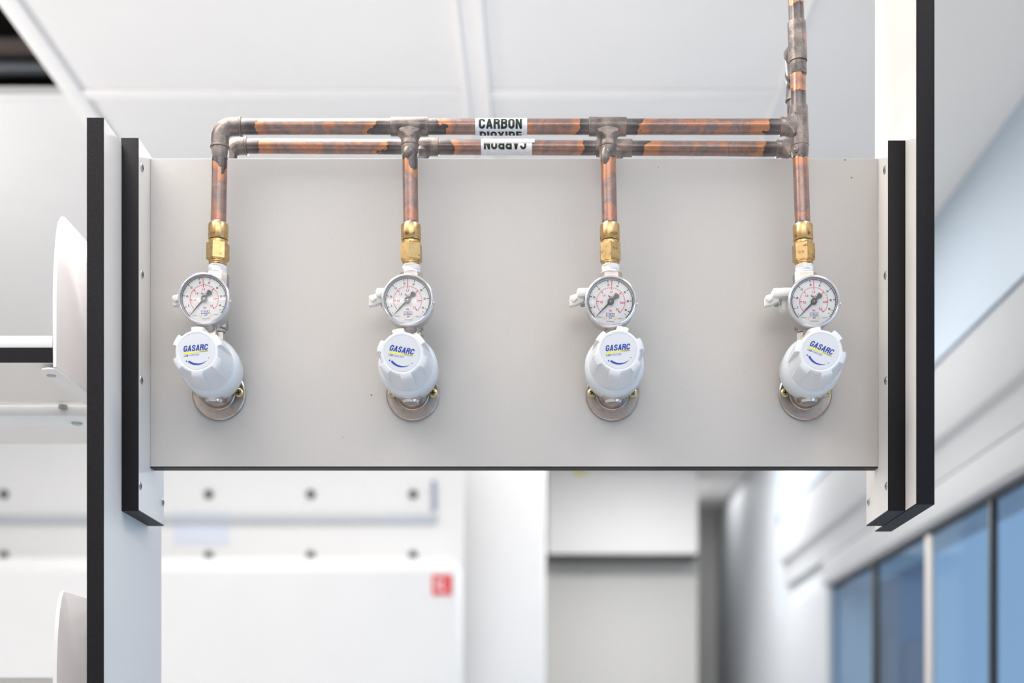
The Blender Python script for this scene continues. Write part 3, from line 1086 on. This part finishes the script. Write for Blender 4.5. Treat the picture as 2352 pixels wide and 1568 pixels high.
def tee(parent, c, ax, br, half, blen):
    ax = Vector(ax).normalized(); br = Vector(br).normalized()
    mb = MB()
    sock(mb, c, ax, half * 2)
    prof = [(0.001, 0.0125), (0.0075, 0.0125)]
    for k in range(7):
        t = k / 6 * PI / 2
        prof.append((0.0085 + 0.0040 * math.sin(t), 0.0094 + 0.0034 * (1 - math.sin(t)) if False else 0.0094 + 0.0034 * (1 - math.sin(t))))
    prof = [(0.001, 0.0088), (0.0060, 0.0150), (0.0082, 0.0132), (0.0094, 0.0117), (0.0108, 0.0105), (0.0125, 0.0097), (0.014, 0.0093),
            (blen - 0.004, 0.0090), (blen - 0.0015, 0.0098), (blen, 0.0094), (blen + 0.0004, 0.0080)]
    # keep the flare inside the main socket sideways: flatten it across the depth direction
    side = ax.cross(br)
    rings = mb.lathe(prof, c, br, 'copper_fitting', 40)
    for ring in rings[1:6]:
        for v in ring:
            d = (v.co - c).dot(side)
            lim = 0.0093
            if abs(d) > lim:
                v.co -= side * (d - math.copysign(lim, d))
    return mb.build('tee_fitting', parent)


def elbow(parent, c, d1, d2, R=0.0125, leg=0.010):
    """90 degree elbow; c is the crossing point of both axes, d1, d2 point outwards along the legs."""
    d1, d2 = Vector(d1).normalized(), Vector(d2).normalized()
    mb = MB()
    pts = [c + d1 * (R + leg), c + d1 * (R + leg * 0.5)]
    cen = c + d1 * R + d2 * R
    for k in range(11):
        t = k / 10 * PI / 2
        pts.append(cen - d2 * R * math.cos(t) - d1 * R * math.sin(t))
    pts += [c + d2 * (R + leg * 0.5), c + d2 * (R + leg)]
    mb.tube(pts, RF * 0.98, 'copper_fitting', 32)
    for d in (d1, d2):
        mb.lathe([(-0.0018, RF * 0.97), (-0.0008, RF + 0.0006), (0.0006, RF + 0.0006), (0.0010, RP)], c + d * (R + leg - 0.001), d, 'copper_fitting', 32)
    return mb.build('elbow_fitting', parent)


def blob(parent, c, s, name='solder_run'):
    mb = MB()
    mb.ball(c, 1.0, 'copper_fitting', s, 3)
    return mb.build(name, parent)


DP = 1.470
ZH = PZ(291.0, DP)           # height of the front horizontal run
# station axes: pixel column of the drop at the top (y = 300) and bottom (y = 615)
ST = [(506.0, 499.6), (941.0, 945.0), (1395.5, 1402.4), (1836.0, 1847.0)]
YP = DP - D0


def axis_pt(i, py):
    a, b_ = ST[i]
    px = a + (b_ - a) * (py - 300) / 315.0
    return P(px, py, DP)


def axis_dir(i):
    return (axis_pt(i, 615) - axis_pt(i, 300)).normalized()


def label_on_pipe(parent, cx, zc, y, r, text_w, half, lines, paper, flip=False):
    """paper wrapped round a horizontal pipe with bent lettering. angles: 0 = towards viewer (-y), + = up."""
    mb = MB()
    for (xa, xb, a0, a1, lift) in paper:
        n = 28
        i = mb.mi('label_paper')
        va, vb = [], []
        for k in range(n + 1):
            t = math.radians(a0 + (a1 - a0) * k / n)
            for lst, x in ((va, xa), (vb, xb)):
                rr = r + lift
                lst.append(mb.bm.verts.new((x, y - rr * math.cos(t), zc + rr * math.sin(t))))
        for k in range(n):
            f = mb.bm.faces.new((va[k], vb[k], vb[k + 1], va[k + 1]))
            f.material_index = i
            f.smooth = True
    o = mb.build('label', parent)
    mb = MB()
    for (s, x0, x1, a_bot, a_top, m_, clip) in lines:
        vs, fs = block_geo(s, 0.205, 0.60, 0.10)
        tb = bmesh.new()
        v = [tb.verts.new((a, b_, 0)) for a, b_ in vs]
        for f in fs:
            try: tb.faces.new([v[k] for k in f])
            except ValueError: pass
        for k in range(1, 24):
            bmesh.ops.bisect_plane(tb, geom=tb.verts[:] + tb.edges[:] + tb.faces[:], plane_co=(0, k / 24, 0), plane_no=(0, 1, 0))
        if clip is not None:
            bmesh.ops.bisect_plane(tb, geom=tb.verts[:] + tb.edges[:] + tb.faces[:], plane_co=(0, clip, 0), plane_no=(0, -1, 0), clear_outer=True)
        i = mb.mi(m_)
        mp = {}
        for vv in tb.verts:
            a, b_ = vv.co.x, vv.co.y
            x = x0 + (x1 - x0) * a
            t = math.radians(a_bot + (a_top - a_bot) * b_)
            rr = r + 0.00055
            mp[vv] = mb.bm.verts.new((x, y - rr * math.cos(t), zc + rr * math.sin(t)))
        for f in tb.faces:
            try:
                fc = mb.bm.faces.new([mp[q] for q in f.verts])
                fc.material_index = i
            except ValueError:
                pass
        tb.free()
    mb.build('lettering', o)
    return o


man = empty('copper_manifold', P(1170, 291, DP), 'front tarnished copper pipe manifold feeding all four gas regulators', 'pipework')
xs = [axis_pt(i, 291).x for i in range(4)]
# horizontal run
e0 = 0.0125 + 0.010
t1 = (0.5 * 87) * DP / F
hz = lambda x: Vector((x, YP, ZH))
elbow(man, hz(xs[0]), (1, 0, 0), axis_dir(0))
tee(man, hz(xs[1]), (1, 0, 0), axis_dir(1), t1, (335 - 291) * DP / F)
tee(man, hz(xs[2]), (1, 0, 0), axis_dir(2), t1, (338 - 291) * DP / F)
up = -axis_dir(3)
tee(man, hz(xs[3]), up, (-1, 0, 0), t1 * 1.05, 0.0200)
pipe_mesh(hz(xs[0] + e0 - 0.002), hz(xs[1] - t1 + 0.002), (True, True), man)
pipe_mesh(hz(xs[1] + t1 - 0.002), hz(xs[2] - t1 + 0.002), (True, True), man)
pipe_mesh(hz(xs[2] + t1 - 0.002), hz(xs[3] - 0.019), (True, True), man)
# riser
ctee = P(1831.3, 97, DP)
pipe_mesh(hz(xs[3]) + up * (t1 * 1.05 - 0.001), ctee - up * 0.0195, (True, True), man, n=30)
mb = MB()
sock(mb, ctee, up, 0.0415, RF + 0.0001)
mb.lathe([(0.001, 0.0085), (0.02, 0.0090), (0.0205, 0.0080)], ctee + up * -0.004, (-0.12, 1, 0.0), 'copper_fitting', 32)
mb.build('tee_fitting', man)
pipe_mesh(ctee + up * 0.019, ctee + up * 0.45, (True, False), man)
# small dark socket ring and burnt collar below the riser tee
mb = MB()
mb.lathe([(0, RP + 0.0002), (0.001, RP + 0.0007), (0.013, RP + 0.0006), (0.0135, RP)], ctee - up * 0.034, up, 'copper_fitting', 32)
mb.build('collar', man)
# drops
for i in range(4):
    d = axis_dir(i)
    st = {0: e0 - 0.001, 1: 44 * DP / F - 0.001, 2: 47 * DP / F - 0.001, 3: t1 * 1.05 - 0.001}[i]
    pipe_mesh(hz(xs[i]) + d * st, axis_pt(i, 512), (True, False), man, 'pipe')
    mb = MB()
    r0 = hz(xs[i]) + d * st
    mb.lathe([(0, RP + 0.0010), (0.004, RP + 0.0009), (0.009, RP + 0.0006), (0.012, RP + 0.0001)], r0, d, 'copper_fitting', 32)
    mb.build('solder_collar', man)
blob(man, P(938, 355, DP) + Vector((0, -0.0068, 0)), (0.0050, 0.0032, 0.0068))
blob(man, P(1391, 362, DP) + Vector((0, -0.0066, 0)), (0.0048, 0.0030, 0.0100))
blob(man, P(1826, 350, DP) + Vector((0, -0.0070, 0)), (0.0030, 0.0022, 0.0032))
# label
xa, xb = PXX(1092, DP), PXX(1211, DP)
label_on_pipe(man, 0, ZH, YP, RP, 0, 0,
              [('CARBON', PXX(1100.5, DP), PXX(1199, DP), -37, 38, 'label_ink', None),
               ('DIOXIDE', PXX(1102, DP), PXX(1198, DP), -125, -56, 'label_ink', None)],
              [(xa, xb, -150, 72, 0.0003)])

# rear manifold, for the regulators on the other face of the panel
DQ = 1.552
YQ = DQ - D0
man2 = empty('copper_manifold', P(1170, 340, DQ), 'rear copper pipe manifold running just above the top edge of the gas panel', 'pipework')


def q(px, py=339.0):
    return P(px, py, DQ)


def qz(px):
    return q(px, 335.5 + (px - 530) * (342.0 - 335.5) / 1290)


elbow(man2, qz(527), (1, 0, 0.0), (0, 0, -1), R=0.0110, leg=0.009)
mb = MB()
for (l, r) in ((923, 1008), (1368, 1452)):
    c = (qz(l) + qz(r)) / 2
    mb2 = MB()
    sock(mb2, c, (1, 0, 0), (qz(r) - qz(l)).length, RF)
    mb2.lathe([(0.001, 0.0085), (0.007, 0.0125), (0.011, 0.0100), (0.014, 0.0093), (0.022, 0.0094), (0.0225, 0.0080)], c, (0, 0, -1), 'copper_fitting', 32)
    mb2.build('tee_fitting', man2)
    pipe_mesh(c + Vector((0, 0, -0.020)), c + Vector((0, 0, -0.10)), (True, False), man2, n=20)
mb.bm.free()
tc_ = qz(1822)
tc_.x = PXX(1824.5, DQ)
tee(man2, tc_, (0, 0, 1), (-1, 0, 0), 0.0205, 0.0200)
pipe_mesh(qz(527) + Vector((0.0195, 0, 0)), qz(925), (True, True), man2)
pipe_mesh(qz(1006), qz(1370), (True, True), man2)
pipe_mesh(qz(1450), tc_ + Vector((-0.019, 0, 0)), (True, True), man2)
pipe_mesh(tc_ + Vector((0, 0, -0.02)), tc_ + Vector((0, 0, -0.1)), (True, False), man2, n=20)
pipe_mesh(qz(527) + Vector((0, 0, -0.0195)), qz(527) + Vector((0, 0, -0.1)), (True, False), man2, n=20)
# rear riser joins the front riser through an elbow
topq = Vector((tc_.x, YQ, ctee.z - up.z * 0.004))
pipe_mesh(tc_ + Vector((0, 0, 0.0195)), topq + Vector((0, 0, -0.020)), (True, True), man2, n=30)
elbow(man2, topq, (0, 0, -1), (-0.19, -1, 0), R=0.0110, leg=0.009)
pipe_mesh(topq + Vector((-0.0035, -0.0185, 0)), ctee + Vector((-0.0012, 0.0225, -0.004 * up.z)), (True, True), man2, n=12)
xa, xb = PXX(1105.5, DQ), PXX(1222, DQ)
zl = qz(1165).z
label_on_pipe(man2, 0, zl, YQ, RP, 0, 0,
              [('CARBON', PXX(1209, DQ), PXX(1112, DQ), 42, -36, 'label_ink', 0.46)],
              [(xa, xb, -110, 60, 0.0003), (PXX(1108, DQ), PXX(1228, DQ), 12, 62, 0.0008)])


# ================================================================== REGULATORS
KEYDEG = {0: 226, 5: 199.8, 10: 167.7, 15: 135, 20: 101, 25: 70, 30: 37, 35: 5.2, 40: -25.6, 43: -44}


def psi_ang(v):
    ks = sorted(KEYDEG)
    for a, b_ in zip(ks, ks[1:]):
        if a <= v <= b_:
            return KEYDEG[a] + (KEYDEG[b_] - KEYDEG[a]) * (v - a) / (b_ - a)


def bar_ang(v):
    return 226 - 272.7 * v / 3.0


def phillips(mb, c, r, m_, rot=0.0):
    c = Vector(c)
    mb.lathe([(0, r), (0.0010, r), (0.0017, r * 0.8), (0.0019, r * 0.55)], c, (0, -1, 0), m_, 28)
    fl = Flat(mb, c + Vector((0, -0.00195, 0)), (1, 0, 0), (0, 0, 1), r, rot, 0.00006)
    for k in range(2):
        fl.tick(90 * k, -0.56, 0.56, 0.24, 'screw_slot')


def make_dial(root, g, tilt):
    """printed dial: unit g metres; drawn radius of the black arc = 540 units."""
    mb = MB()
    o, unit = g
    c = Vector(o)
    mb.lathe([(0.0, 0.0235), (0.0005, 0.0235)], c + Vector((0, 0.0006, 0)), (0, -1, 0), 'dial_white', 64, smooth=False)
    fl = Flat(mb, c, (1, 0, 0), (0, 0, 1), unit, math.radians(tilt), 0.00015)
    fl.arc(556, 566, 0, 360, 'print_black', 96)  # black ring paints the thin shadow line inside the bezel
    fl.arc(lambda t: 523 + 0 * t, 541, 226, -44, 'print_black', 90)
    for v in range(0, 44):
        a = psi_ang(v)
        if v % 5 == 0:
            if v: fl.tick(a, 525, 468, 18, 'print_black', 1.4)
        else:
            fl.tick(a, 525, 502, 6, 'print_black', 1.4)
    for v, s in ((5, '5'), (10, '10'), (15, '15'), (20, '20'), (25, '25'), (30, '30'), (35, '35'), (40, '40')):
        a = math.radians(psi_ang(v))
        fl.text(s, math.cos(a) * 412, math.sin(a) * 412, 27 * len(s) - 2, 50, 'print_black', 0.04)
    a = math.radians(psi_ang(43))
    fl.text('43', math.cos(a + 0.11) * 460, math.sin(a + 0.11) * 460, 34, 28, 'print_black', 0.02)
    fl.text('0', -372, -305, 18, 34, 'print_black', 0.02)
    fl.arc(341, 349, 226, -46.7, 'print_red', 80)
    for k in range(0, 31):
        a = bar_ang(k / 10)
        if k % 5 == 0:
            if k not in (0, 15): fl.tick(a, 346, 282, 22, 'print_red', 1.4)
        else:
            fl.tick(a, 346, 317, 6, 'print_red', 1.4)
    fl.tick(90, 545, 280, 18, 'print_red', 2.0)
    for s, x, y in (('0.5', -222, -15), ('1.0', -168, 145), ('1.5', 0, 236), ('2.0', 172, 168), ('2.5', 250, -5), ('3.0', 165, -172)):
        fl.text(s, x, y, 66, 52, 'print_red', 0.035)
    fl.text('0', -205, -170, 18, 34, 'print_red', 0.02)
    fl.text('bar', 8, -208, 76, 56, 'print_red', 0.015)
    # maker's box
    fl.quad([(-96, -352), (110, -352), (110, -272), (-96, -272)], 'print_blue', 1.0)
    fl.quad([(-84, -342), (86, -342), (86, -282), (-84, -282)], 'dial_white', 1.6)
    fl.text('WIKA', 0, -312, 152, 42, 'print_blue', lift=2.2, block=0.16)
    fl.quad([(90, -342), (104, -342), (104, -282), (90, -282)], 'dial_white', 1.6)
    fl.text('psi', 15, -392, 70, 62, 'print_black', 0.01)
    fl.text('EN 837-1', -232, -388, 126, 30, 'print_black', 0.0)
    fl.text('CLASS 2.5', 262, -388, 138, 30, 'print_black', 0.0)
    fl.text('VACUUM SAFE', 12, -474, 190, 32, 'print_black', 0.0)
    # crossed-out oil can
    fl.tick(0, 0, 0.1, 0.1, 'print_black')
    for (x0, y0, x1, y1, w, m_) in ((-60, 190, 50, 70, 5, 'print_red'), (75, 190, -45, 70, 5, 'print_red'), (-70, 145, -30, 120, 22, 'print_black'),
                                    (-40, 130, -20, 90, 8, 'print_black'), (-20, 92, 50, 92, 8, 'print_black'), (50, 92, 60, 130, 7, 'print_black'),
                                    (-38, 125, 58, 128, 6, 'print_black')):
        dx, dy = x1 - x0, y1 - y0
        L = math.hypot(dx, dy)
        nx, ny = -dy / L * w / 2, dx / L * w / 2
        fl.quad([(x0 + nx, y0 + ny), (x1 + nx, y1 + ny), (x1 - nx, y1 - ny), (x0 - nx, y0 - ny)], m_, 1.2)
    for x in (-112, 122):
        fl.disc(x, -394, 35, 'brass_dot', 1.4)
        fl.disc(x, -394, 15, 'dial_white', 1.9)
    return mb.build('dial', root, fix=False)


def flat_up(mb):
    pass


def make_needle(root, c, unit, ang):
    mb = MB()
    fl_r = Vector((1, 0, 0)); fl_u = Vector((0, 0, 1))
    t = math.radians(ang)
    d = fl_r * math.cos(t) + fl_u * math.sin(t)
    n = fl_r * -math.sin(t) + fl_u * math.cos(t)
    c = Vector(c)

    def pt(a, b_):
        return c + (d * a + n * b_) * unit
    pts = [pt(520, 3), pt(60, 22), pt(-60, 24), pt(-118, 30), pt(-205, 66), pt(-232, 60), pt(-246, 34), pt(-250, 0), pt(-246, -34), pt(-232, -60),
           pt(-205, -66), pt(-118, -30), pt(-60, -24), pt(60, -22), pt(520, -3)]
    mb.poly(pts, (0, 0.0005, 0), 'needle_grey')
    mb.lathe([(0, 76 * unit), (0.0012, 76 * unit), (0.0016, 66 * unit)], c + Vector((0, 0.0006, 0)), (0, -1, 0), 'needle_grey', 40)
    mb.lathe([(0, 15 * unit), (0.0004, 12 * unit)], c + Vector((0, -0.0010, 0)), (0, -1, 0), 'chrome', 16)
    return mb.build('needle', root)


SPEC = [
    # flange px, axis of regulator px (skirt), face px, gauge px, knob angle, dial tilt, needle angle
    dict(fl=(504, 905), sk=(481, 840), fc=(452, 807), g=(468, 685), rot=5, tilt=3.5, nd=229.5, srot=0,
         lab='first gas regulator from the left, its lever hidden behind the gauge'),
    dict(fl=(948.6, 906), sk=(936.5, 840), fc=(923.5, 812), g=(936, 688), rot=-11, tilt=0, nd=226.5, srot=10,
         lab='second gas regulator from the left, below the tee left of the pipe label'),
    dict(fl=(1406, 906), sk=(1411.5, 839), fc=(1421.5, 806), g=(1403, 691.5), rot=5, tilt=-3, nd=225, srot=-10,
         lab='third gas regulator from the left, below the tee right of the pipe label'),
    dict(fl=(1849, 905), sk=(1866, 840), fc=(1886, 807), g=(1870, 691), rot=-24, tilt=0, nd=226, srot=15,
         lab='rightmost gas regulator, directly below the tall copper riser'),
]


def regulator(i, sp):
    fl = P(*sp['fl'], D0)
    root = empty('gas_regulator', (fl.x, 0, fl.z), sp['lab'], 'gas regulator', 'gas regulators on the panel')
    yv = Vector((0, -1, 0))
    # --- wall flange with hub
    mb = MB()
    mb.lathe([(0.0, 0.0270), (0.0002, 0.0282), (0.0028, 0.0282), (0.0040, 0.0268), (0.0042, 0.0176), (0.0050, 0.0166), (0.0100, 0.0160), (0.0140, 0.0142),
              (0.0170, 0.0110), (0.0188, 0.0070), (0.0195, 0.002)], fl, yv, 'nickel_brushed', 64)
    fo = mb.build('wall_flange', root)
    for sx in (-1, 1):
        mb = MB()
        phillips(mb, fl + Vector((sx * 0.0216, -0.0041, 0.0005)), 0.0047, 'screw_zinc', random.uniform(0, 1.5))
        mb.build('screw', fo)
    # --- outlet stub and nut that join hub and body
    sk = P(*sp['sk'], 1.455)
    ax = Vector((sk.x, 0, sk.z))
    ay = -0.028
    mb = MB()
    a = Vector((fl.x, -0.0175, fl.z + 0.001))
    mb.box((fl.x - 0.0112, -0.036, fl.z - 0.0125), (fl.x + 0.0112, -0.012, fl.z + 0.022), 'nickel', 0.0022)
    mb.lathe([(0, 0.0080), (0.002, 0.0092), (0.006, 0.0092), (0.0075, 0.0082)], (fl.x, -0.0235, fl.z - 0.0150), (0, 0, 1), 'chrome', 32)
    mb.build('outlet_elbow', root)
    # --- regulator body behind the knob
    mb = MB()
    c = Vector((sk.x, -0.0125, sk.z))
    mb.lathe([(0, 0.0205), (0.0015, 0.0225), (0.020, 0.0225), (0.022, 0.0245), (0.0285, 0.0245), (0.030, 0.0235)], c, yv, 'nickel', 56)
    # inlet boss rising to the valve
    vt = axis_pt(i, 790)
    mb.lathe([(0, 0.0105), (0.012, 0.0105)], Vector((vt.x, YP, vt.z - 0.004)), (0, 0, 1), 'nickel', 32)
    mb.build('body', root)
    # gauge stem
    g = P(*sp['g'], 1.435)
    mb = MB()
    gx = g.x + 0.0012
    zb = sk.z + 0.019
    mb.box((gx - 0.0078, -0.052, zb), (gx + 0.0078, -0.038, g.z - 0.0235), 'nickel', 0.0012)
    mb.lathe([(0.0, 0.0088), (0.0035, 0.0088)], (gx, -0.0455, g.z - 0.0275), (0, 0, 1), 'nickel', 6, smooth=False)
    mb.build('gauge_stem', root)
    # inlet nut
    mb = MB()
    zn = PZ(790, DP)
    mb.lathe([(0, 0.0102), (0.001, 0.0118), (0.010, 0.0118), (0.0115, 0.0105)], (vt.x, YP, zn), (0, 0, 1), 'nickel', 6, rot=0.35, smooth=False)
    mb.lathe([(0.0113, 0.0082), (0.0170, 0.0082)], (vt.x, YP, zn), (0, 0, 1), 'chrome', 32)
    mb.build('inlet_nut', root)
    mb = MB()
    mb.lathe([(0.0, 0.0090), (0.0007, 0.0094), (0.0014, 0.0090)], (vt.x, YP, zn + 0.0128), (0, 0, 1), 'oring_green', 32)
    mb.build('sealing_ring', root)

    # --- knob skirt (frosted bonnet)
    mb = MB()
    c = Vector((sk.x, 1.4835 - D0, sk.z))
    mb.lathe([(0.0, 0.0255), (0.002, 0.0288), (0.006, 0.0302), (0.024, 0.0307), (0.0290, 0.0305), (0.0330, 0.0296), (0.0358, 0.0280), (0.0366, 0.0262)], c, yv, 'frosted', 72)
    # small printed scale on the rim
    for k in range(9):
        t = math.radians(-112 + k * 5.2)
        rr = 0.03025 + 0.0006
        p = c + Vector((math.cos(t) * rr, -0.010, math.sin(t) * rr))
        mb.box((p.x - 0.0003, p.y - 0.0009, p.z - 0.0003), (p.x + 0.0003, p.y + 0.0009, p.z + 0.0003), 'print_grey')
    mb.build('bonnet', root)

    # --- the knob itself
    fc = P(*sp['fc'], 1.402)
    axv = (fc - Vector((sk.x, 1.449 - D0, sk.z)))
    base = Vector((sk.x, 1.449 - D0, sk.z))
    L = axv.length
    prof = [(0.0, 0.0262), (0.0025, 0.0268), (0.005, 0.0264), (0.010, 0.0256), (0.020, 0.0245), (0.030, 0.0234), (0.038, 0.0226), (L - 0.0045, 0.0221),
            (L - 0.0026, 0.0218), (L - 0.0012, 0.0213), (L - 0.0003, 0.0206), (L, 0.0198), (L, 0.0186), (L - 0.0003, 0.0181), (L - 0.0003, 0.002)]
    lug_r = [0.0262, 0.0268, 0.0268, 0.0268, 0.0266, 0.0263, 0.0261, 0.0258, 0.0254, 0.0246, 0.0230, 0.0198, 0.0186, 0.0181, 0.002]
    srot = math.radians(sp['srot'])

    def rf(t, k, r):
        ph = ((t - srot) % (PI / 3)) / (PI / 3)        # 0..1 in a sixth
        d = abs(ph - 0.5) * 2                           # 0 in lug centre
        s = min(1, max(0, (0.52 - d) / 0.07))
        s = s * s * (3 - 2 * s)
        return r + (lug_r[k] - r) * s
    mb = MB()
    mb.lathe(prof, base, axv, 'white_plastic', 240, rfun=rf)
    ko = mb.build('knob', root, angle=38)
    # sticker on the cap
    mb = MB()
    axn = axv.normalized()
    cc = base + axn * (L - 0.0003)
    mb.lathe([(0.0, 0.0178), (0.00025, 0.0177)], cc, axn, 'sticker', 64, smooth=False)
    rgt = Vector((1, 0, 0)) - axn * axn.x
    upv = (rgt.normalized().cross(-axn)).normalized()
    if upv.z < 0: upv = -upv
    f2 = Flat(mb, cc + axn * 0.00025, rgt, upv, 4.314e-4, math.radians(sp['rot']), 0.00012)
    f2.n = axn
    f2.text('GASARC', -1.6, 8.6, 57.5, 14.0, 'print_blue', shear=0.20, block=0.20)
    f2.quad([(-30.5, 0.6), (-30.5, -4.0), (26, -1.4), (26, 0.6)], 'print_yellow')
    f2.text('AN ESAB BRAND', 15.0, -0.5, 21, 1.5, 'print_black', 0.02, 0.25, lift=1.8)
    f2.text('LAB', -25.2, -7.6, 10.5, 4.2, 'print_blue', shear=0.15, block=0.17)
    f2.text('MASTER', -6.5, -7.4, 23.5, 4.2, 'print_blue', shear=0.15, block=0.09)
    f2.text('+', -25.5, -20.2, 4.2, 4.2, 'print_blue', 0.06)
    f2.text('-', 26.2, -17.0, 3.6, 1.3, 'print_blue', 0.0)
    A = [math.radians(222 + (317 - 222) * k / 30) for k in range(31)]
    cx0, cy0, R0 = -0.5, -3.5, 27.5
    th = [5.0 * (1 - k / 30) ** 0.8 + 0.25 for k in range(31)]
    th = [min(5.0, v * (0.85 + 0.35 * math.sin(PI * k / 34))) for k, v in enumerate(th)]
    f2.strip([(cx0 + R0 * math.cos(t) * 1.08, cy0 + R0 * math.sin(t)) for t in A],
             [(cx0 + (R0 - w) * math.cos(t) * 1.08, cy0 + (R0 - w) * math.sin(t)) for t, w in zip(A, th)], 'print_blue')
    mb.build('sticker', ko, fix=False)

    # --- pressure gauge
    gb = Vector((g.x, 1.4370 - D0, g.z))
    mb = MB()
    mb.lathe([(0.0, 0.0225), (0.0015, 0.0248), (0.018, 0.0256), (0.022, 0.0256)], gb + Vector((0, 0.0225, 0)), yv, 'steel_case', 72)
    go = mb.build('gauge', root)
    mb = MB()
    mb.lathe([(0.0, 0.0258), (0.0004, 0.0264), (0.0036, 0.0265), (0.0046, 0.0262), (0.0052, 0.0254), (0.0054, 0.0247), (0.0050, 0.0241), (0.0036, 0.0238), (0.0018, 0.0236)],
             gb + Vector((0, 0.0022, 0)), yv, 'bezel_clear', 96, cap=False)
    # tab on the side of the bezel
    mb.box((gb.x + 0.0258, gb.y - 0.002, gb.z - 0.004), (gb.x + 0.0274, gb.y + 0.002, gb.z - 0.0015), 'bezel_clear', 0.0004)
    mb.build('bezel', go)
    unit = 51.3 * 1.437 / F / 540
    make_dial(go, (gb, unit), sp['tilt'])
    make_needle(go, gb + Vector((0, -0.0011, 0)), unit, sp['nd'])
    mb = MB()
    mb.lathe([(0.0, 0.0238), (0.0006, 0.0235), (0.0011, 0.019), (0.0015, 0.010), (0.0016, 0.001)], gb + Vector((0, -0.0026, 0)), yv, 'lens_clear', 72)
    mb.build('lens', go)

    # --- shut-off valve in line with the pipe
    ad = axis_dir(i)
    mb = MB()
    v0, v1 = axis_pt(i, 630), axis_pt(i, 757)
    vc = (v0 + v1) / 2
    hl = (v0 - v1).length / 2
    w = 0.0114
    oc = [(w, w * 0.42), (w * 0.62, w), (-w * 0.62, w), (-w, w * 0.42), (-w, -w * 0.62), (-w * 0.62, -w), (w * 0.62, -w), (w, -w * 0.62)]
    mb.poly([(v1.x + x, YP + y, v1.z) for x, y in oc], v0 - v1, 'nickel', 0.0012)
    mb.lathe([(0, 0.0096), (0.003, 0.0096)], v1, ad, 'nickel', 32)
    vo = mb.build('shutoff_valve', root)
    # white lever on the left of the valve
    mb = MB()
    ux = DP / F
    z_ = lambda dy: vc.z + (706 - dy) * ux        # dy as pixel row
    x_ = lambda dx: vc.x + dx * ux                # px from the axis
    # sleeve behind
    mb.box((x_(-58), YP - 0.006, z_(729)), (x_(-18), YP + 0.010, z_(675)), 'white_lever', 0.003)
    # main block
    mb.box((x_(-80), YP - 0.014, z_(703)), (x_(-16), YP + 0.003, z_(682)), 'white_lever', 0.0026)
    # hooked tongue
    pts = [(-96, 701), (-93, 697), (-84, 694), (-70, 692), (-62, 700), (-64, 712), (-84, 720), (-96, 721)]
    mb.poly([(x_(a), YP - 0.010, z_(b_)) for a, b_ in pts], (0, 0.008, 0), 'white_lever', 0.0012)
    pts = [(-96, 702), (-92, 698), (-84, 699), (-78, 706), (-87, 714), (-94, 709)]
    mb.poly([(x_(a), YP - 0.0125, z_(b_)) for a, b_ in pts], (0, 0.003, 0), 'white_lever', 0.0006)
    lo = mb.build('lever', vo)
    mb = MB()
    mb.box((x_(-71), YP - 0.008, z_(716)), (x_(-61), YP + 0.003, z_(709)), 'zinc', 0.0008)
    mb.build('lever_pin', vo)

    # --- tape, brass union
    mb = MB()
    t0_, t1_ = axis_pt(i, 630), axis_pt(i, 610)
    Lt = (t0_ - t1_).length
    mb.lathe([(0, 0.0086), (Lt * 0.12, 0.0093), (Lt * 0.3, 0.0088), (Lt * 0.5, 0.0093), (Lt * 0.72, 0.0090), (Lt * 0.9, 0.0095), (Lt, 0.0088)], t0_, -ad, 'white_tape', 40,
             rfun=lambda t, k, r: r + 0.00022 * math.sin(3 * t + k * 1.7 + i))
    mb.build('thread_tape', root)
    mb = MB()
    b0 = axis_pt(i, 614 + (2 if i else 0))
    k = DP / F
    # threaded end
    prof = []
    h = 0.0
    for n_ in range(4):
        prof += [(h, 0.0084), (h + 0.0008, 0.0091), (h + 0.0016, 0.0091), (h + 0.0022, 0.0084)]
        h += 0.0022
    mb.lathe(prof, b0, -ad, 'brass', 40)
    n0 = axis_pt(i, 600 + (2 if i else 0))
    mb.lathe([(0, 0.0098), (0.0016, 0.0119), (0.0178, 0.0119), (0.0192, 0.0104)], n0, -ad, 'brass', 6, rot=0.30 + 0.12 * i, smooth=False)
    mb.lathe([(0.0180, 0.0096), (0.0212, 0.0096)], n0, -ad, 'brass', 40)
    s0 = axis_pt(i, 551 + (2 if i else 0))
    mb.lathe([(-0.0005, 0.0092), (0.0, 0.0100), (0.0008, 0.0103), (0.0150, 0.0103), (0.0162, 0.0099), (0.0166, 0.0086)], s0, -ad, 'brass', 48)
    mb.build('brass_union', root)
    mb = MB()
    mb.lathe([(0.0, 0.0088), (0.0010, 0.0092), (0.0018, 0.0084), (0.0022, RP + 0.0001)], s0 - ad * 0.0160, -ad, 'chrome', 32)
    mb.build('solder_ring', root)
    return root


for i, sp in enumerate(SPEC):
    regulator(i, sp)

# tidy helper properties
for o in bpy.data.objects:
    if '_org' in o:
        del o['_org']
